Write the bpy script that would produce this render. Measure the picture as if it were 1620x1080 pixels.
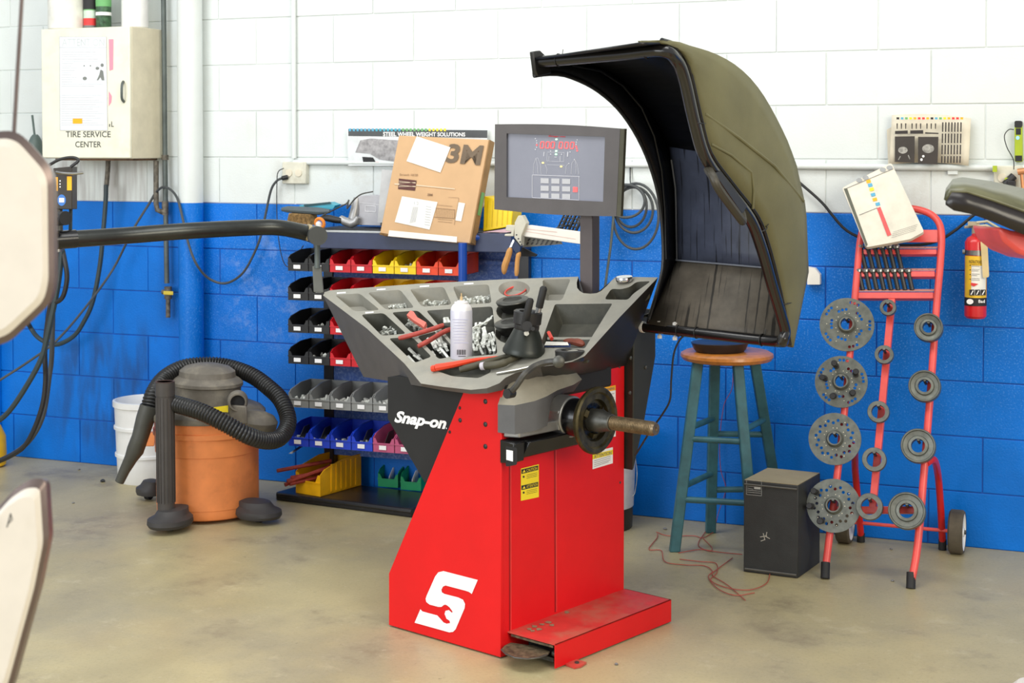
import bpy, bmesh, math, random
from mathutils import Vector as V, Matrix, Euler
from mathutils.geometry import tessellate_polygon
random.seed(7)
S = bpy.context.scene
for o in list(bpy.data.objects): bpy.data.objects.remove(o)
PI = math.pi
# ------------------------------------------------------------------ camera
FPX, YAW, PIT, CH, CD, CY = 2420.5, .3867, .0267, 1.4716, 5.802, 295.9
cam_d = bpy.data.cameras.new('camera'); cam = bpy.data.objects.new('camera', cam_d)
S.collection.objects.link(cam); S.camera = cam
cam.location = (0, -CD, CH); cam.rotation_euler = (PI/2-PIT, 0, YAW)
cam_d.sensor_width = 36; cam_d.lens = FPX/1620*36; cam_d.shift_y = (CY-540)/1620
cam_d.clip_start = .05; cam_d.clip_end = 100
cam_d.dof.use_dof = True; cam_d.dof.focus_distance = 4.9; cam_d.dof.aperture_fstop = 7
# ------------------------------------------------------------------ world, lights, exposure
W = bpy.data.worlds.new('world'); S.world = W; W.use_nodes = True
bg = W.node_tree.nodes['Background']; bg.inputs[0].default_value = (.93, .96, 1, 1); bg.inputs[1].default_value = .62
def area(name, loc, target, sx, sy, power, col):
    l = bpy.data.lights.new(name, 'AREA'); l.shape = 'RECTANGLE'; l.size = sx; l.size_y = sy; l.energy = power; l.color = col
    o = bpy.data.objects.new(name, l); S.collection.objects.link(o); o.location = loc
    o.rotation_euler = (V(target)-V(loc)).to_track_quat('-Z', 'Y').to_euler(); return o
area('daylight_door_light', (-4.6, -7.4, 2.3), (-2.2, -.8, .9), 4.0, 3.0, 235, (.93, .97, 1))
area('warm_side_fill', (3.4, -5.2, 3.0), (-1.2, -.6, .8), 3.0, 2.6, 210, (1, .92, .74))  # warm fill lamp out of view on the right
area('overhead_area_light', (-2.2, -2.6, 4.0), (-2.2, -1.6, 0), 4.5, 1.6, 115, (1, .99, .95))  # unseen overhead area lamp, no fixture modelled
S.view_settings.view_transform = 'Standard'; S.view_settings.look = 'None'
S.view_settings.exposure = 0.0; S.view_settings.gamma = 1; S.view_settings.use_curve_mapping = False
# ------------------------------------------------------------------ measuring helpers
_F = V((-math.sin(YAW)*math.cos(PIT), math.cos(YAW)*math.cos(PIT), -math.sin(PIT)))
_R = V((math.cos(YAW), math.sin(YAW), 0)); _U = _R.cross(_F); _O = V((0, -CD, CH))
def ray(px, py): return _F+_R*((px-810)/FPX)+_U*((CY-py)/FPX)
def onp(p0, n):
    p0 = V(p0); n = V(n)
    if n.dot(_O-p0) < 0: n = -n   # off > 0 is towards the viewer's side
    def f(px, py, off=0):
        d = ray(px, py); return _O+d*(((p0+n.normalized()*off)-_O).dot(n)/d.dot(n))
    return f
def PY(px, py, y): return onp((0, y, 0), (0, 1, 0))(px, py)
def PZ(px, py, z): return onp((0, 0, z), (0, 0, 1))(px, py)
def PD(px, py, d): return _O+ray(px, py)*d
M0 = PZ(792, 1042, 0); MU = (M0-PZ(615, 990.5, 0)).normalized(); MV = V((-MU.y, MU.x, 0)); UP = V((0, 0, 1))
def ML(x, y, z): return M0+MU*x+MV*y+UP*z
def MX(px, py, x): return onp(ML(x, 0, 0), MU)(px, py)
def MYy(px, py, y): return onp(ML(0, y, 0), MV)(px, py)
# ------------------------------------------------------------------ materials
def lin(c): return tuple(((x/255)/12.92 if x/255 <= .04045 else ((x/255+.055)/1.055)**2.4) for x in c)+(1,)
MATS = {}
def mat(name, rgb, rough=.5, metal=0, var=.08, vs=14, bump=0, bs=120, dirt=None, emit=0, coat=0, alpha=1, stain=None, spec=.5):
    if name in MATS: return MATS[name]
    m = bpy.data.materials.new(name); m.use_nodes = True; nt = m.node_tree; N = nt.nodes; L = nt.links
    p = N['Principled BSDF']; p.inputs['Roughness'].default_value = rough; p.inputs['Metallic'].default_value = metal
    p.inputs['Specular IOR Level'].default_value = spec; base = lin(rgb); p.inputs['Base Color'].default_value = base
    if coat: p.inputs['Coat Weight'].default_value = coat; p.inputs['Coat Roughness'].default_value = .15
    geo = N.new('ShaderNodeNewGeometry')
    def noise(sc, det=4, ro=.6):
        t = N.new('ShaderNodeTexNoise'); t.inputs['Scale'].default_value = sc; t.inputs['Detail'].default_value = det
        t.inputs['Roughness'].default_value = ro; L.new(geo.outputs['Position'], t.inputs['Vector']); return t
    def ramp(src, a, b):
        r = N.new('ShaderNodeMapRange'); r.inputs[1].default_value = a; r.inputs[2].default_value = b; L.new(src, r.inputs[0]); return r.outputs[0]
    def mix(fac, a, b):
        x = N.new('ShaderNodeMix'); x.data_type = 'RGBA'; L.new(fac, x.inputs[0])
        for i, v_ in ((6, a), (7, b)):
            if isinstance(v_, tuple): x.inputs[i].default_value = v_
            else: L.new(v_, x.inputs[i])
        return x.outputs[2]
    col = base
    if var:
        n = noise(vs); dk = tuple(c*(1-2*var) for c in base[:3])+(1,); lt = tuple(min(1, c*(1+var)) for c in base[:3])+(1,)
        col = mix(ramp(n.outputs[0], .3, .7), dk, lt)
    if dirt:
        dc, amt, ds = dirt; n = noise(ds, 6, .7); r = ramp(n.outputs[0], .62-.3*amt, .78-.2*amt)
        k = N.new('ShaderNodeMath'); k.operation = 'MULTIPLY'; L.new(r, k.inputs[0]); k.inputs[1].default_value = min(1, amt)
        col = mix(k.outputs[0], col, lin(dc))
    if stain: col = stain(N, L, geo, mix, ramp, noise, col)
    if not isinstance(col, tuple): L.new(col, p.inputs['Base Color'])
    if bump:
        n = noise(bs, 3); b = N.new('ShaderNodeBump'); b.inputs['Strength'].default_value = bump; b.inputs['Distance'].default_value = .004
        L.new(n.outputs[0], b.inputs['Height']); L.new(b.outputs[0], p.inputs['Normal'])
    if emit: p.inputs['Emission Color'].default_value = base; p.inputs['Emission Strength'].default_value = emit
    if alpha < 1: p.inputs['Alpha'].default_value = alpha
    MATS[name] = m; return m
def box_mask(N, L, geo, lo, hi, soft):
    # 0..1 mask of an axis-aligned region of the wall, soft edged and broken by noise
    sp = N.new('ShaderNodeSeparateXYZ'); L.new(geo.outputs['Position'], sp.inputs[0]); out = None
    for ax in (0, 2):
        if lo[ax] is None: continue
        for v_, s in ((lo[ax], 1), (hi[ax], -1)):
            r = N.new('ShaderNodeMapRange'); r.interpolation_type = 'SMOOTHSTEP'
            r.inputs[1].default_value = v_-soft*s; r.inputs[2].default_value = v_+soft*s; L.new(sp.outputs[ax], r.inputs[0])
            if out is None: out = r.outputs[0]
            else:
                m_ = N.new('ShaderNodeMath'); m_.operation = 'MULTIPLY'; L.new(out, m_.inputs[0]); L.new(r.outputs[0], m_.inputs[1]); out = m_.outputs[0]
    return out
def drips(N, L, geo, sx, sz, det=5):
    mp = N.new('ShaderNodeMapping'); mp.inputs['Scale'].default_value = (sx, 1, sz); L.new(geo.outputs['Position'], mp.inputs[0])
    t = N.new('ShaderNodeTexNoise'); t.inputs['Scale'].default_value = 1; t.inputs['Detail'].default_value = det; L.new(mp.outputs[0], t.inputs['Vector']); return t.outputs[0]
def mul(N, L, a, b):
    m_ = N.new('ShaderNodeMath'); m_.operation = 'MULTIPLY'; L.new(a, m_.inputs[0])
    if isinstance(b, (int, float)): m_.inputs[1].default_value = b
    else: L.new(b, m_.inputs[1])
    return m_.outputs[0]
def blue_stain_glints(N, L, geo, mix, ramp, noise, col):
    m1 = mul(N, L, box_mask(N, L, geo, (-4.65, 0, .08), (-4.05, 0, .62), .14), ramp(drips(N, L, geo, 14, 3), .42, .62))
    col = mix(mul(N, L, m1, .6), col, lin((38, 52, 82)))
    m2 = mul(N, L, box_mask(N, L, geo, (-3.72, 0, .62), (-3.3, 0, 1.1), .1), ramp(noise(9, 6, .7).outputs[0], .5, .62))
    col = mix(mul(N, L, m2, .5), col, lin((130, 160, 215)))
    m3 = ramp(noise(160, 2, .5).outputs[0], .56, .66)
    m4 = mul(N, L, box_mask(N, L, geo, (-3.9, 0, .5), (1.5, 0, 1.3), .35), m3)
    return mix(mul(N, L, m4, .42), col, lin((104, 166, 236)))  # last speckle layer paints glossy reflections as lighter blue dots
def white_stain(N, L, geo, mix, ramp, noise, col):
    m1 = mul(N, L, box_mask(N, L, geo, (-4.85, 0, 1.2), (-4.12, 0, 1.42), .04), ramp(drips(N, L, geo, 22, 2), .4, .6))
    col = mix(mul(N, L, m1, .6), col, lin((150, 142, 140)))
    m2 = mul(N, L, box_mask(N, L, geo, (-3.5, 0, 1.22), (.6, 0, 1.42), .03), ramp(noise(5, 6, .7).outputs[0], .5, .65))
    return mix(mul(N, L, m2, .3), col, lin((178, 170, 155)))
blueP = mat('blue_wall_paint', (0, 113, 212), .42, spec=.3, var=.1, vs=3, bump=.35, bs=130, stain=blue_stain_glints)
whiteP = mat('white_wall_paint', (220, 226, 225), .45, var=.02, vs=5, bump=.2, bs=130, dirt=((200, 195, 180), .18, 4), stain=white_stain)
blueJ = mat('blue_joint_paint', (0, 86, 180), .5, var=.1)
whiteJ = mat('white_joint_paint', (224, 229, 227), .6, var=.03)
def floor_stain(N, L, geo, mix, ramp, noise, col):
    col = mix(mul(N, L, ramp(noise(1.3, 5, .65).outputs[0], .46, .66), .6), col, lin((150, 143, 124)))
    col = mix(mul(N, L, ramp(noise(2.6, 8, .75).outputs[0], .55, .68), .5), col, lin((120, 102, 76)))
    col = mix(mul(N, L, ramp(noise(34, 4, .7).outputs[0], .64, .72), .55), col, lin((206, 196, 172)))
    col = mix(mul(N, L, ramp(noise(23, 5, .8).outputs[0], .66, .72), .7), col, lin((78, 68, 52)))
    col = mix(mul(N, L, ramp(noise(90, 5, .8).outputs[0], .5, .68), .28), col, lin((112, 100, 72)))
    col = mix(mul(N, L, ramp(drips(N, L, geo, 3, 1, 8), .5, .6), .22), col, lin((140, 128, 100)))
    col = mix(mul(N, L, ramp(noise(6, 8, .8).outputs[0], .56, .66), .4), col, lin((204, 194, 160)))
    return mix(mul(N, L, ramp(noise(.9, 3, .6).outputs[0], .55, .7), .35), col, lin((176, 148, 104)))
floorM = mat('oily_concrete', (184, 171, 130), .42, var=.08, vs=2.2, bump=.12, bs=40, stain=floor_stain)
red = mat('red_powder_coat', (224, 24, 28), .42, spec=.3, var=.03, vs=6, bump=.05, bs=300)
red_dusty = mat('dusty_red_steel', (206, 52, 46), .6, var=.08, dirt=((176, 116, 92), .6, 9))
blk = mat('black_plastic', (34, 34, 35), .42, var=.1, bump=.12, bs=400)
blk_matte = mat('matte_black', (26, 26, 27), .7, var=.1)
blk_gloss = mat('glossy_black_steel', (22, 22, 24), .22, var=.1)
rubber = mat('black_rubber', (32, 32, 33), .65, var=.12)
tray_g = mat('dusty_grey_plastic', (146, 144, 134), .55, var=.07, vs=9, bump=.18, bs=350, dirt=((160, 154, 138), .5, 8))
tray_d = mat('recess_shade_grey', (72, 72, 64), .55, var=.12, vs=20, bump=.15, bs=350, dirt=((104, 101, 88), .35, 12))  # darker grey paints recess shade into the lip and deeper pockets
tray_side = mat('charcoal_plastic', (88, 86, 86), .6, var=.07, bump=.15, bs=400)
hood_in = mat('hood_inner_black', (15, 17, 24), .33, var=.15, bump=.1, bs=300, dirt=((58, 56, 52), .2, 60))
def hood_streak(N, L, geo, mix, ramp, noise, col): return mix(mul(N, L, ramp(drips(N, L, geo, 95, 4), .58, .63), .8), col, lin((16, 14, 12)))
hood_floor = mat('hood_dusty_floor', (100, 92, 80), .6, var=.15, vs=20, stain=hood_streak)
hood_back = mat('hood_lit_facet', (74, 80, 98), .45, var=.12, stain=hood_streak)  # raised bluish tone paints light onto the black hood's back facet
hood_out = mat('hood_tinted_black', (108, 105, 72), .6, var=.09, vs=6, bump=.1, bs=300, dirt=((110, 108, 84), .35, 5))  # olive cast of tinted light painted into dusty black plastic
steel = mat('worn_steel', (168, 168, 164), .32, 1, var=.15, vs=30)
dsteel = mat('dark_steel', (92, 92, 88), .45, .7, var=.2, vs=40, dirt=((120, 116, 100), .3, 60))
cone_s = mat('grey_cast_steel', (116, 119, 112), .42, .6, var=.15, vs=40)
brass = mat('rusty_thread_steel', (128, 112, 88), .4, .7, var=.2, vs=80)
oil = mat('oily_flange_iron', (82, 74, 48), .4, .6, var=.35, vs=30, dirt=((30, 28, 22), .5, 25))
chrome = mat('bright_chrome', (215, 215, 218), .15, 1, var=.05)
alu = mat('cast_aluminium', (176, 176, 176), .38, .6, var=.1)
silver = mat('lead_weight_grey', (226, 228, 220), .5, .15, var=.25, vs=60)
silver_d = mat('dark_weight_grey', (198, 200, 192), .5, .2, var=.3, vs=60)
white = mat('white_plastic', (232, 232, 230), .4, var=.03)
paper = mat('white_paper', (240, 238, 230), .7, var=.03)
paper_old = mat('aged_paper', (222, 214, 194), .7, var=.06)
ink = mat('black_ink', (40, 40, 42), .7, var=0); ink_g = mat('grey_ink', (120, 120, 120), .7, var=0); ink_l = mat('light_grey_ink', (190, 192, 196), .7, var=0)
wht = mat('white_ink', (242, 242, 242), .6, var=0); yel = mat('yellow_print', (246, 222, 40), .5, var=.02)
org_p = mat('orange_print', (250, 180, 30), .6, var=0); pink = mat('pink_print', (240, 150, 170), .6, var=0); redp = mat('red_print', (222, 60, 60), .6, var=0)
blue_p = mat('sky_print', (90, 170, 205), .6, var=0); green_p = mat('green_print', (110, 175, 110), .6, var=0)
cream = mat('cream_steel_lit', (238, 236, 216), .5, var=.03, dirt=((196, 186, 150), .25, 6))  # paleness of the brightly lit cabinet front is in this colour
cream_d = mat('cream_steel_shaded', (222, 214, 190), .5, var=.05)  # darker copy of the cream, paints the cabinet's shaded side
card = mat('cardboard', (206, 168, 126), .75, var=.04, vs=8); card_d = mat('cardboard_edge', (164, 128, 84), .8, var=.1)
orange = mat('faded_orange_plastic', (236, 142, 80), .5, var=.08, vs=8, dirt=((150, 74, 36), .3, 9))
vac_g = mat('dusty_grey_lid', (112, 106, 96), .6, var=.12, dirt=((150, 142, 124), .4, 14))
vac_d = mat('dark_grey_caster', (62, 60, 60), .6, var=.12)
hoseM = mat('black_corrugated_hose', (34, 34, 34), .35, var=.15)
cordM = mat('grey_rubber_cord', (70, 74, 76), .5, var=.1); cord_b = mat('black_cord', (34, 34, 36), .5, var=.1); hose_t = mat('dark_teal_hose', (48, 62, 66), .5, var=.1)
galv = mat('grey_painted_conduit', (92, 100, 98), .45, .3, var=.15); corr = mat('corroded_pipe', (112, 106, 96), .6, .3, var=.3, vs=60)
binc = {'black': (30, 30, 32), 'red': (206, 24, 38), 'yellow': (250, 214, 10), 'orange': (238, 72, 28), 'grey': (140, 142, 140), 'blue': (26, 66, 205), 'pink': (186, 84, 122), 'green': (14, 150, 92)}
binM = {k: mat(k+'_bin_plastic', c, .42, var=.05, dirt=((90, 84, 76), .12, 18)) for k, c in binc.items()}
rack_b = mat('rack_blue_steel', (54, 92, 170), .55, var=.15, dirt=((150, 174, 216), .5, 90)); rack_k = mat('rack_black_steel', (30, 30, 34), .3, var=.1, dirt=((92, 84, 72), .2, 8))
post_b = mat('blue_tube_paint', (20, 74, 168), .35, var=.06)
teal = mat('teal_stool_paint', (58, 106, 116), .42, var=.14, vs=18); wood = mat('varnished_orange_wood', (186, 116, 46), .35, var=.15, vs=30, dirt=((122, 96, 70), .35, 12), coat=.3)
spk = mat('speaker_black_vinyl', (44, 46, 46), .6, var=.12, bump=.2, bs=300); spk_top = mat('dusty_top', (150, 138, 110), .8, var=.05)
truck = mat('hand_truck_red', (228, 84, 78), .35, var=.08, dirt=((190, 110, 100), .2, 20))
tyre = mat('tyre_rubber', (88, 80, 66), .8, var=.2, bump=.3, bs=90)
skinbeige = mat('beige_enamel', (226, 218, 206), .4, var=.03); rim = mat('grey_mauve_metal', (120, 106, 102), .35, .6, var=.1)
bristle = mat('straw_bristle', (150, 120, 76), .85, var=.3, vs=90); cyan = mat('cyan_plastic', (60, 170, 196), .4)
extred = mat('extinguisher_red', (214, 34, 38), .3, coat=.3); tan = mat('tan_leather_grip', (206, 150, 84), .6, var=.12)
lime = mat('lime_plastic', (170, 190, 40), .45); copper = mat('copper_wire', (186, 92, 74), .5, .2); rust = mat('rusty_red_stick', (150, 52, 36), .55, var=.2, vs=50)
pliers_r = mat('worn_red_grip', (176, 66, 54), .5, var=.2, vs=40); olive = mat('olive_grip', (70, 66, 50), .55, var=.15)
screenM = mat('dark_glossy_screen', (142, 144, 156), .18, var=.02, coat=.4); bez = mat('monitor_bezel', (92, 88, 88), .5, var=.05, bump=.1, bs=400); bezr = mat('monitor_side', (104, 104, 90), .5)
led_r = mat('red_led', (255, 90, 90), .5, var=0, emit=.9); led_g = mat('green_led', (180, 255, 200), .5, var=0, emit=1.2); led_y = mat('amber_led', (255, 225, 130), .5, var=0, emit=1.2)
# ------------------------------------------------------------------ mesh builder
class B:
    def __init__(s): s.v = []; s.f = []; s.m = []; s.mi = 0
    def add(s, vs, fs):
        k = len(s.v); s.v += [V(p) for p in vs]; s.f += [[i+k for i in f] for f in fs]; s.m += [s.mi]*len(fs); return s
    def hexa(s, p): return s.add(p, [(0, 3, 2, 1), (4, 5, 6, 7), (0, 1, 5, 4), (1, 2, 6, 5), (2, 3, 7, 6), (3, 0, 4, 7)])
    def box(s, c, d, R=None):
        c = V(c); x, y, z = [q/2 for q in d]; P = [V(q) for q in ((-x, -y, -z), (x, -y, -z), (x, y, -z), (-x, y, -z), (-x, -y, z), (x, -y, z), (x, y, z), (-x, y, z))]
        if R is not None: P = [R @ q for q in P]
        return s.hexa([c+q for q in P])
    def box2(s, a, b): return s.box([(i+j)/2 for i, j in zip(a, b)], [abs(i-j) for i, j in zip(a, b)])
    def prism(s, pts, vec, cap0=True, cap1=True):
        n = len(pts); pts = [V(p) for p in pts]; vec = V(vec)
        f = [(i, (i+1) % n, (i+1) % n+n, i+n) for i in range(n)]
        if cap0: f.append(tuple(range(n))[::-1])
        if cap1: f.append(tuple(range(n, 2*n)))
        return s.add(pts+[p+vec for p in pts], f)
    def loft(s, a, b, closed=True):
        n = len(a); r = range(n if closed else n-1)
        return s.add(list(a)+list(b), [(i, (i+1) % n, (i+1) % n+n, i+n) for i in r])
    def tube(s, pts, r, n=10, closed=False, caps=True):
        pts = [V(p) for p in pts]; k = len(pts); rs = r if isinstance(r, (list, tuple)) else [r]*k
        T = []
        for i in range(k):
            a = pts[(i-1) % k] if (closed or i > 0) else pts[i]; b = pts[(i+1) % k] if (closed or i < k-1) else pts[i]
            T.append((b-a).normalized() if (b-a).length > 1e-9 else V((0, 0, 1)))
        u = T[0].orthogonal().normalized(); vs = []
        for i in range(k):
            u = u-T[i]*u.dot(T[i]); u = u.normalized() if u.length > 1e-6 else T[i].orthogonal().normalized(); w = T[i].cross(u)
            vs += [pts[i]+(u*math.cos(2*PI*j/n)+w*math.sin(2*PI*j/n))*rs[i] for j in range(n)]
        f = [(i*n+j, i*n+(j+1) % n, ((i+1) % k)*n+(j+1) % n, ((i+1) % k)*n+j) for i in range(k if closed else k-1) for j in range(n)]
        if caps and not closed: f += [tuple(range(n))[::-1], tuple(range((k-1)*n, k*n))]
        return s.add(vs, f)
    def lathe(s, base, axis, prof, n=32, sx=1, sy=1, ref=None):
        base = V(base); a = V(axis).normalized(); u = (ref if ref is not None else a.orthogonal()); u = (u-a*u.dot(a)).normalized(); w = a.cross(u); vs = []
        for r, h in prof: vs += [base+a*h+(u*math.cos(2*PI*j/n)*sx+w*math.sin(2*PI*j/n)*sy)*max(r, 1e-5) for j in range(n)]
        k = len(prof); f = [(i*n+j, i*n+(j+1) % n, (i+1)*n+(j+1) % n, (i+1)*n+j) for i in range(k-1) for j in range(n)]
        ring_ = prof[0] == prof[-1]
        if prof[0][0] > 0 and not ring_: f.append(tuple(range(n))[::-1])
        if prof[-1][0] > 0 and not ring_: f.append(tuple(range((k-1)*n, k*n)))
        return s.add(vs, f)
    def cyl(s, p, q, r, r2=None, n=16): return s.tube([p, q], [r, r if r2 is None else r2], n)
    def sphere(s, c, r, n=12, m=8, sc=(1, 1, 1)):
        c = V(c); k = len(s.v); vs = []; 
        for i in range(m+1):
            t = PI*i/m
            vs += [c+V((math.sin(t)*math.cos(2*PI*j/n)*sc[0], math.sin(t)*math.sin(2*PI*j/n)*sc[1], math.cos(t)*sc[2]))*r for j in range(n)]
        return s.add(vs, [(i*n+j, (i+1)*n+j, (i+1)*n+(j+1) % n, i*n+(j+1) % n) for i in range(m) for j in range(n)])
    # flat print on a measured plane: pixel outlines, slightly proud of the surface
    def pp(s, P, pts, off=.001): return s.add([P(x, y, off) for x, y in pts], [tuple(range(len(pts)))])
    def rect(s, P, x0, y0, x1, y1, off=.001): return s.pp(P, [(x0, y0), (x1, y0), (x1, y1), (x0, y1)], off)
    def pl(s, P, pts, w, off=.001):
        for (x0, y0), (x1, y1) in zip(pts, pts[1:]):
            l = math.hypot(x1-x0, y1-y0) or 1; nx, ny = -(y1-y0)/l*w/2, (x1-x0)/l*w/2
            s.pp(P, [(x0+nx, y0+ny), (x1+nx, y1+ny), (x1-nx, y1-ny), (x0-nx, y0-ny)], off)
        return s
def cr(pts, k=6):   # catmull-rom
    P = [V(p) for p in pts]; P = [P[0]*2-P[1]]+P+[P[-1]*2-P[-2]]; out = []
    for i in range(1, len(P)-2):
        a, b, c, d = P[i-1:i+3]
        for j in range(k):
            t = j/k; out.append(.5*((2*b)+(c-a)*t+(2*a-5*b+4*c-d)*t*t+(3*b-a-3*c+d)*t**3))
    return out+[P[-2]]
def rpoly(pts, r, k=4):  # rounded polygon in pixels
    out = []; n = len(pts)
    for i in range(n):
        a, b, c = V(pts[i-1]), V(pts[i]), V(pts[(i+1) % n]); d1 = a-b; d2 = c-b; q = min(r, d1.length*.45, d2.length*.45)
        p0 = b+d1.normalized()*q; p1 = b+d2.normalized()*q
        for j in range(k+1): t = j/k; out.append(tuple(p0*(1-t)**2+b*2*t*(1-t)+p1*t*t))
    return out
def ell(cx, cy, rx, ry, n=24, a0=0, a1=2*PI): return [(cx+rx*math.cos(a0+(a1-a0)*i/n), cy+ry*math.sin(a0+(a1-a0)*i/n)) for i in range(n)]
WM = {}
COL = S.collection
def obj(name, b, m, parent=None, smooth=35, bevel=0, solid=0, local=False, label=None, kind=None, weld=False):
    me = bpy.data.meshes.new(name); o = bpy.data.objects.new(name, me); COL.objects.link(o)
    vs = b.v
    if parent is not None:
        o.parent = parent; WM[o.name] = WM.get(parent.name, Matrix())
        if not local: iv = WM[o.name].inverted(); vs = [iv @ p for p in vs]
    elif not local: WM[o.name] = Matrix()
    me.from_pydata([tuple(p) for p in vs], [], b.f)
    ms = m if isinstance(m, (list, tuple)) else [m]
    for x in ms: me.materials.append(x)
    if len(ms) > 1: me.polygons.foreach_set('material_index', b.m)
    bm = bmesh.new(); bm.from_mesh(me)
    if weld: bmesh.ops.remove_doubles(bm, verts=bm.verts, dist=2e-5)
    bmesh.ops.recalc_face_normals(bm, faces=bm.faces); bm.to_mesh(me); bm.free()
    if smooth: me.polygons.foreach_set('use_smooth', [True]*len(me.polygons)); me.set_sharp_from_angle(angle=math.radians(smooth))
    if solid:
        md = o.modifiers.new('solid', 'SOLIDIFY'); md.thickness = abs(solid); md.offset = -1 if solid > 0 else 1
    if bevel:
        md = o.modifiers.new('bevel', 'BEVEL'); md.width = bevel; md.segments = 2; md.limit_method = 'ANGLE'; md.angle_limit = .6
    if label: o['label'] = label
    if kind: o['kind'] = kind
    return o
def thing(name, label, cat, loc=(0, 0, 0), rz=0, group=None):
    o = bpy.data.objects.new(name, None); COL.objects.link(o); o.location = loc; o.rotation_euler = (0, 0, rz); o.empty_display_size = .05
    WM[o.name] = Matrix.Translation(V(loc)) @ Matrix.Rotation(rz, 4, 'Z'); o['label'] = label; o['category'] = cat
    if group: o['group'] = group
    return o
def one(name, b, m, label, cat, group=None, **k):   # a thing that is one mesh, origin at its base
    lo = V((sum(p.x for p in b.v)/len(b.v), sum(p.y for p in b.v)/len(b.v), min(p.z for p in b.v)))
    b.v = [p-lo for p in b.v]; o = obj(name, b, m, None, local=True, **k); o.location = lo; WM[o.name] = Matrix.Translation(lo)
    o['label'] = label; o['category'] = cat
    if group: o['group'] = group
    return o
def dup(root, M, label=None, group=None):
    def cp(o, par):
        c = o.copy(); COL.objects.link(c)
        if par is not None: c.parent = par
        for ch in list(kids.get(o.name, [])): cp(ch, c)
        return c
    kids = {}
    for q in root.children_recursive: kids.setdefault(q.parent.name, []).append(q)
    r = cp(root, None); r.matrix_basis = M; WM[r.name] = M
    if label: r['label'] = label
    if group: r['group'] = group
    return r
def text(b, P, s, quad, bold=.0, off=.0012, shear=0, sp=1):
    """text laid as flat print into a pixel quad TL,TR,BR,BL on a measured plane"""
    cu = bpy.data.curves.new('t', 'FONT'); cu.body = s; cu.offset = bold; cu.shear = shear; cu.space_character = sp; cu.resolution_u = 3
    o = bpy.data.objects.new('t', cu); COL.objects.link(o); dg = bpy.context.evaluated_depsgraph_get()
    me = o.evaluated_get(dg).to_mesh(); vs = [v.co.copy() for v in me.vertices]; fs = [tuple(p.vertices) for p in me.polygons]
    o.evaluated_get(dg).to_mesh_clear(); bpy.data.objects.remove(o); bpy.data.curves.remove(cu)
    x0, x1 = min(v.x for v in vs), max(v.x for v in vs); y0, y1 = min(v.y for v in vs), max(v.y for v in vs)
    TL, TR, BR, BL = [V(q) for q in quad]; out = []
    for v in vs:
        a = (v.x-x0)/(x1-x0); c = (v.y-y0)/(y1-y0); q = (BL*(1-a)+BR*a)*(1-c)+(TL*(1-a)+TR*a)*c; out.append(P(q.x, q.y, off))
    b.add(out, fs); return b
def struct(name, b, m, **k): o = obj(name, b, m, None, **k); o['kind'] = 'structure'; return o
# ================================================================== STRUCTURE
struct('floor', B().box2((-9, -9, -.12), (4.5, .3, 0)), floorM, smooth=0)
CR, BL, BX = .2032, .3835, -.8895
wb = B(); wb.box2((-9, .0045, 0), (4.5, .2, CR*6)); wb.mi = 1; wb.box2((-9, .0045, CR*6), (4.5, .2, 3.3))
wall = struct('wall_back', wb, [blueJ, whiteJ], smooth=0)
def block_bm(cx, cz, w, rot=0): return B().box((cx, .009, cz), (w-.006, .018, CR-.006))
def block_mesh(n, mt):
    o = obj('block', B().box((0, .009, 0), (BL-.004, .018, CR-.004)), mt, None, smooth=0, bevel=.0025, local=True); return o
protoB = block_mesh('block', blueP); protoW = block_mesh('block', whiteP); rb = random.Random(3)
rest = {True: B(), False: B()}
for k in range(16):
    for i in range(-22, 14):
        x = BX+(i+.5)*BL+(0 if k % 2 else -BL/2); z = CR*(k+.5)
        if not (-5.9 < x < .5 and k < 11):
            rest[k < 6].box((x, .009, z), (BL-.004, .018, CR-.004)); continue
        p = protoB if k < 6 else protoW; o = p.copy(); COL.objects.link(o); o.parent = wall
        o.location = (x+rb.uniform(-.001, .001), rb.uniform(-.0012, .001), z); o.rotation_euler = (rb.uniform(-.003, .003), 0, rb.uniform(-.002, .002))
for o in (protoB, protoW): bpy.data.objects.remove(o)
obj('block_field', rest[True], blueP, wall, smooth=0, kind='stuff'); obj('block_field', rest[False], whiteP, wall, smooth=0, kind='stuff')
struct('trim_1', B().box2((-5.6, -.05, 0), (-4.985, 0, 1.219)), blueP, bevel=.004)
struct('trim_2', B().box2((-5.6, -.05, 1.219), (-4.985, 0, 3.2)), whiteP, bevel=.004)
# white and blue round column
t = thing('downpipe', 'thick round vertical pipe on the wall, painted white above and blue below', 'pipe', (-3.875, -.055, 0))
for nm, z0, z1, mt in (('lower_section', 0, 1.222, blueP), ('upper_section', 1.222, 3.2, whiteP)):
    obj(nm, B().tube([(-3.875, -.062, z0), (-3.875, -.062, z1)], .055, 28).box2((-3.96, -.02, z0), (-3.90, 0, z1)), mt, t)
# ================================================================== WHEEL BALANCER
bal = thing('wheel_balancer', 'red and black wheel balancer with weight tray, screen and raised black hood', 'wheel balancer', M0, math.atan2(MU.y, MU.x))
P0 = onp(ML(0, 0, 0), MV)
def q0(px, py, y=0): return MYy(px, py, y)
left = [q0(615, 907), q0(615, 990.5), M0+UP*.004, q0(793.5, 616), q0(733, 620)]
left = [p if p.z > .004 else V((p.x, p.y, .004)) for p in left]
obj('cabinet', B().prism(left, MV*.012), red, bal, bevel=.002)
side = [ML(0, 0, .004), ML(0, .592, .004), ML(0, .592, .783), ML(0, .008, .777)]
c = obj('side_panel', B().prism(side, -MU*.02), red, bal, bevel=.0015)
obj('rear_shell', B().prism([ML(-.44, .02, .004), ML(-.03, .02, .004), ML(-.03, .02, .74), ML(-.14, .02, .74), ML(-.44, .02, .17)], MV*.56), red, bal)
PX0 = onp(ML(0, 0, 0), MU)
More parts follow.
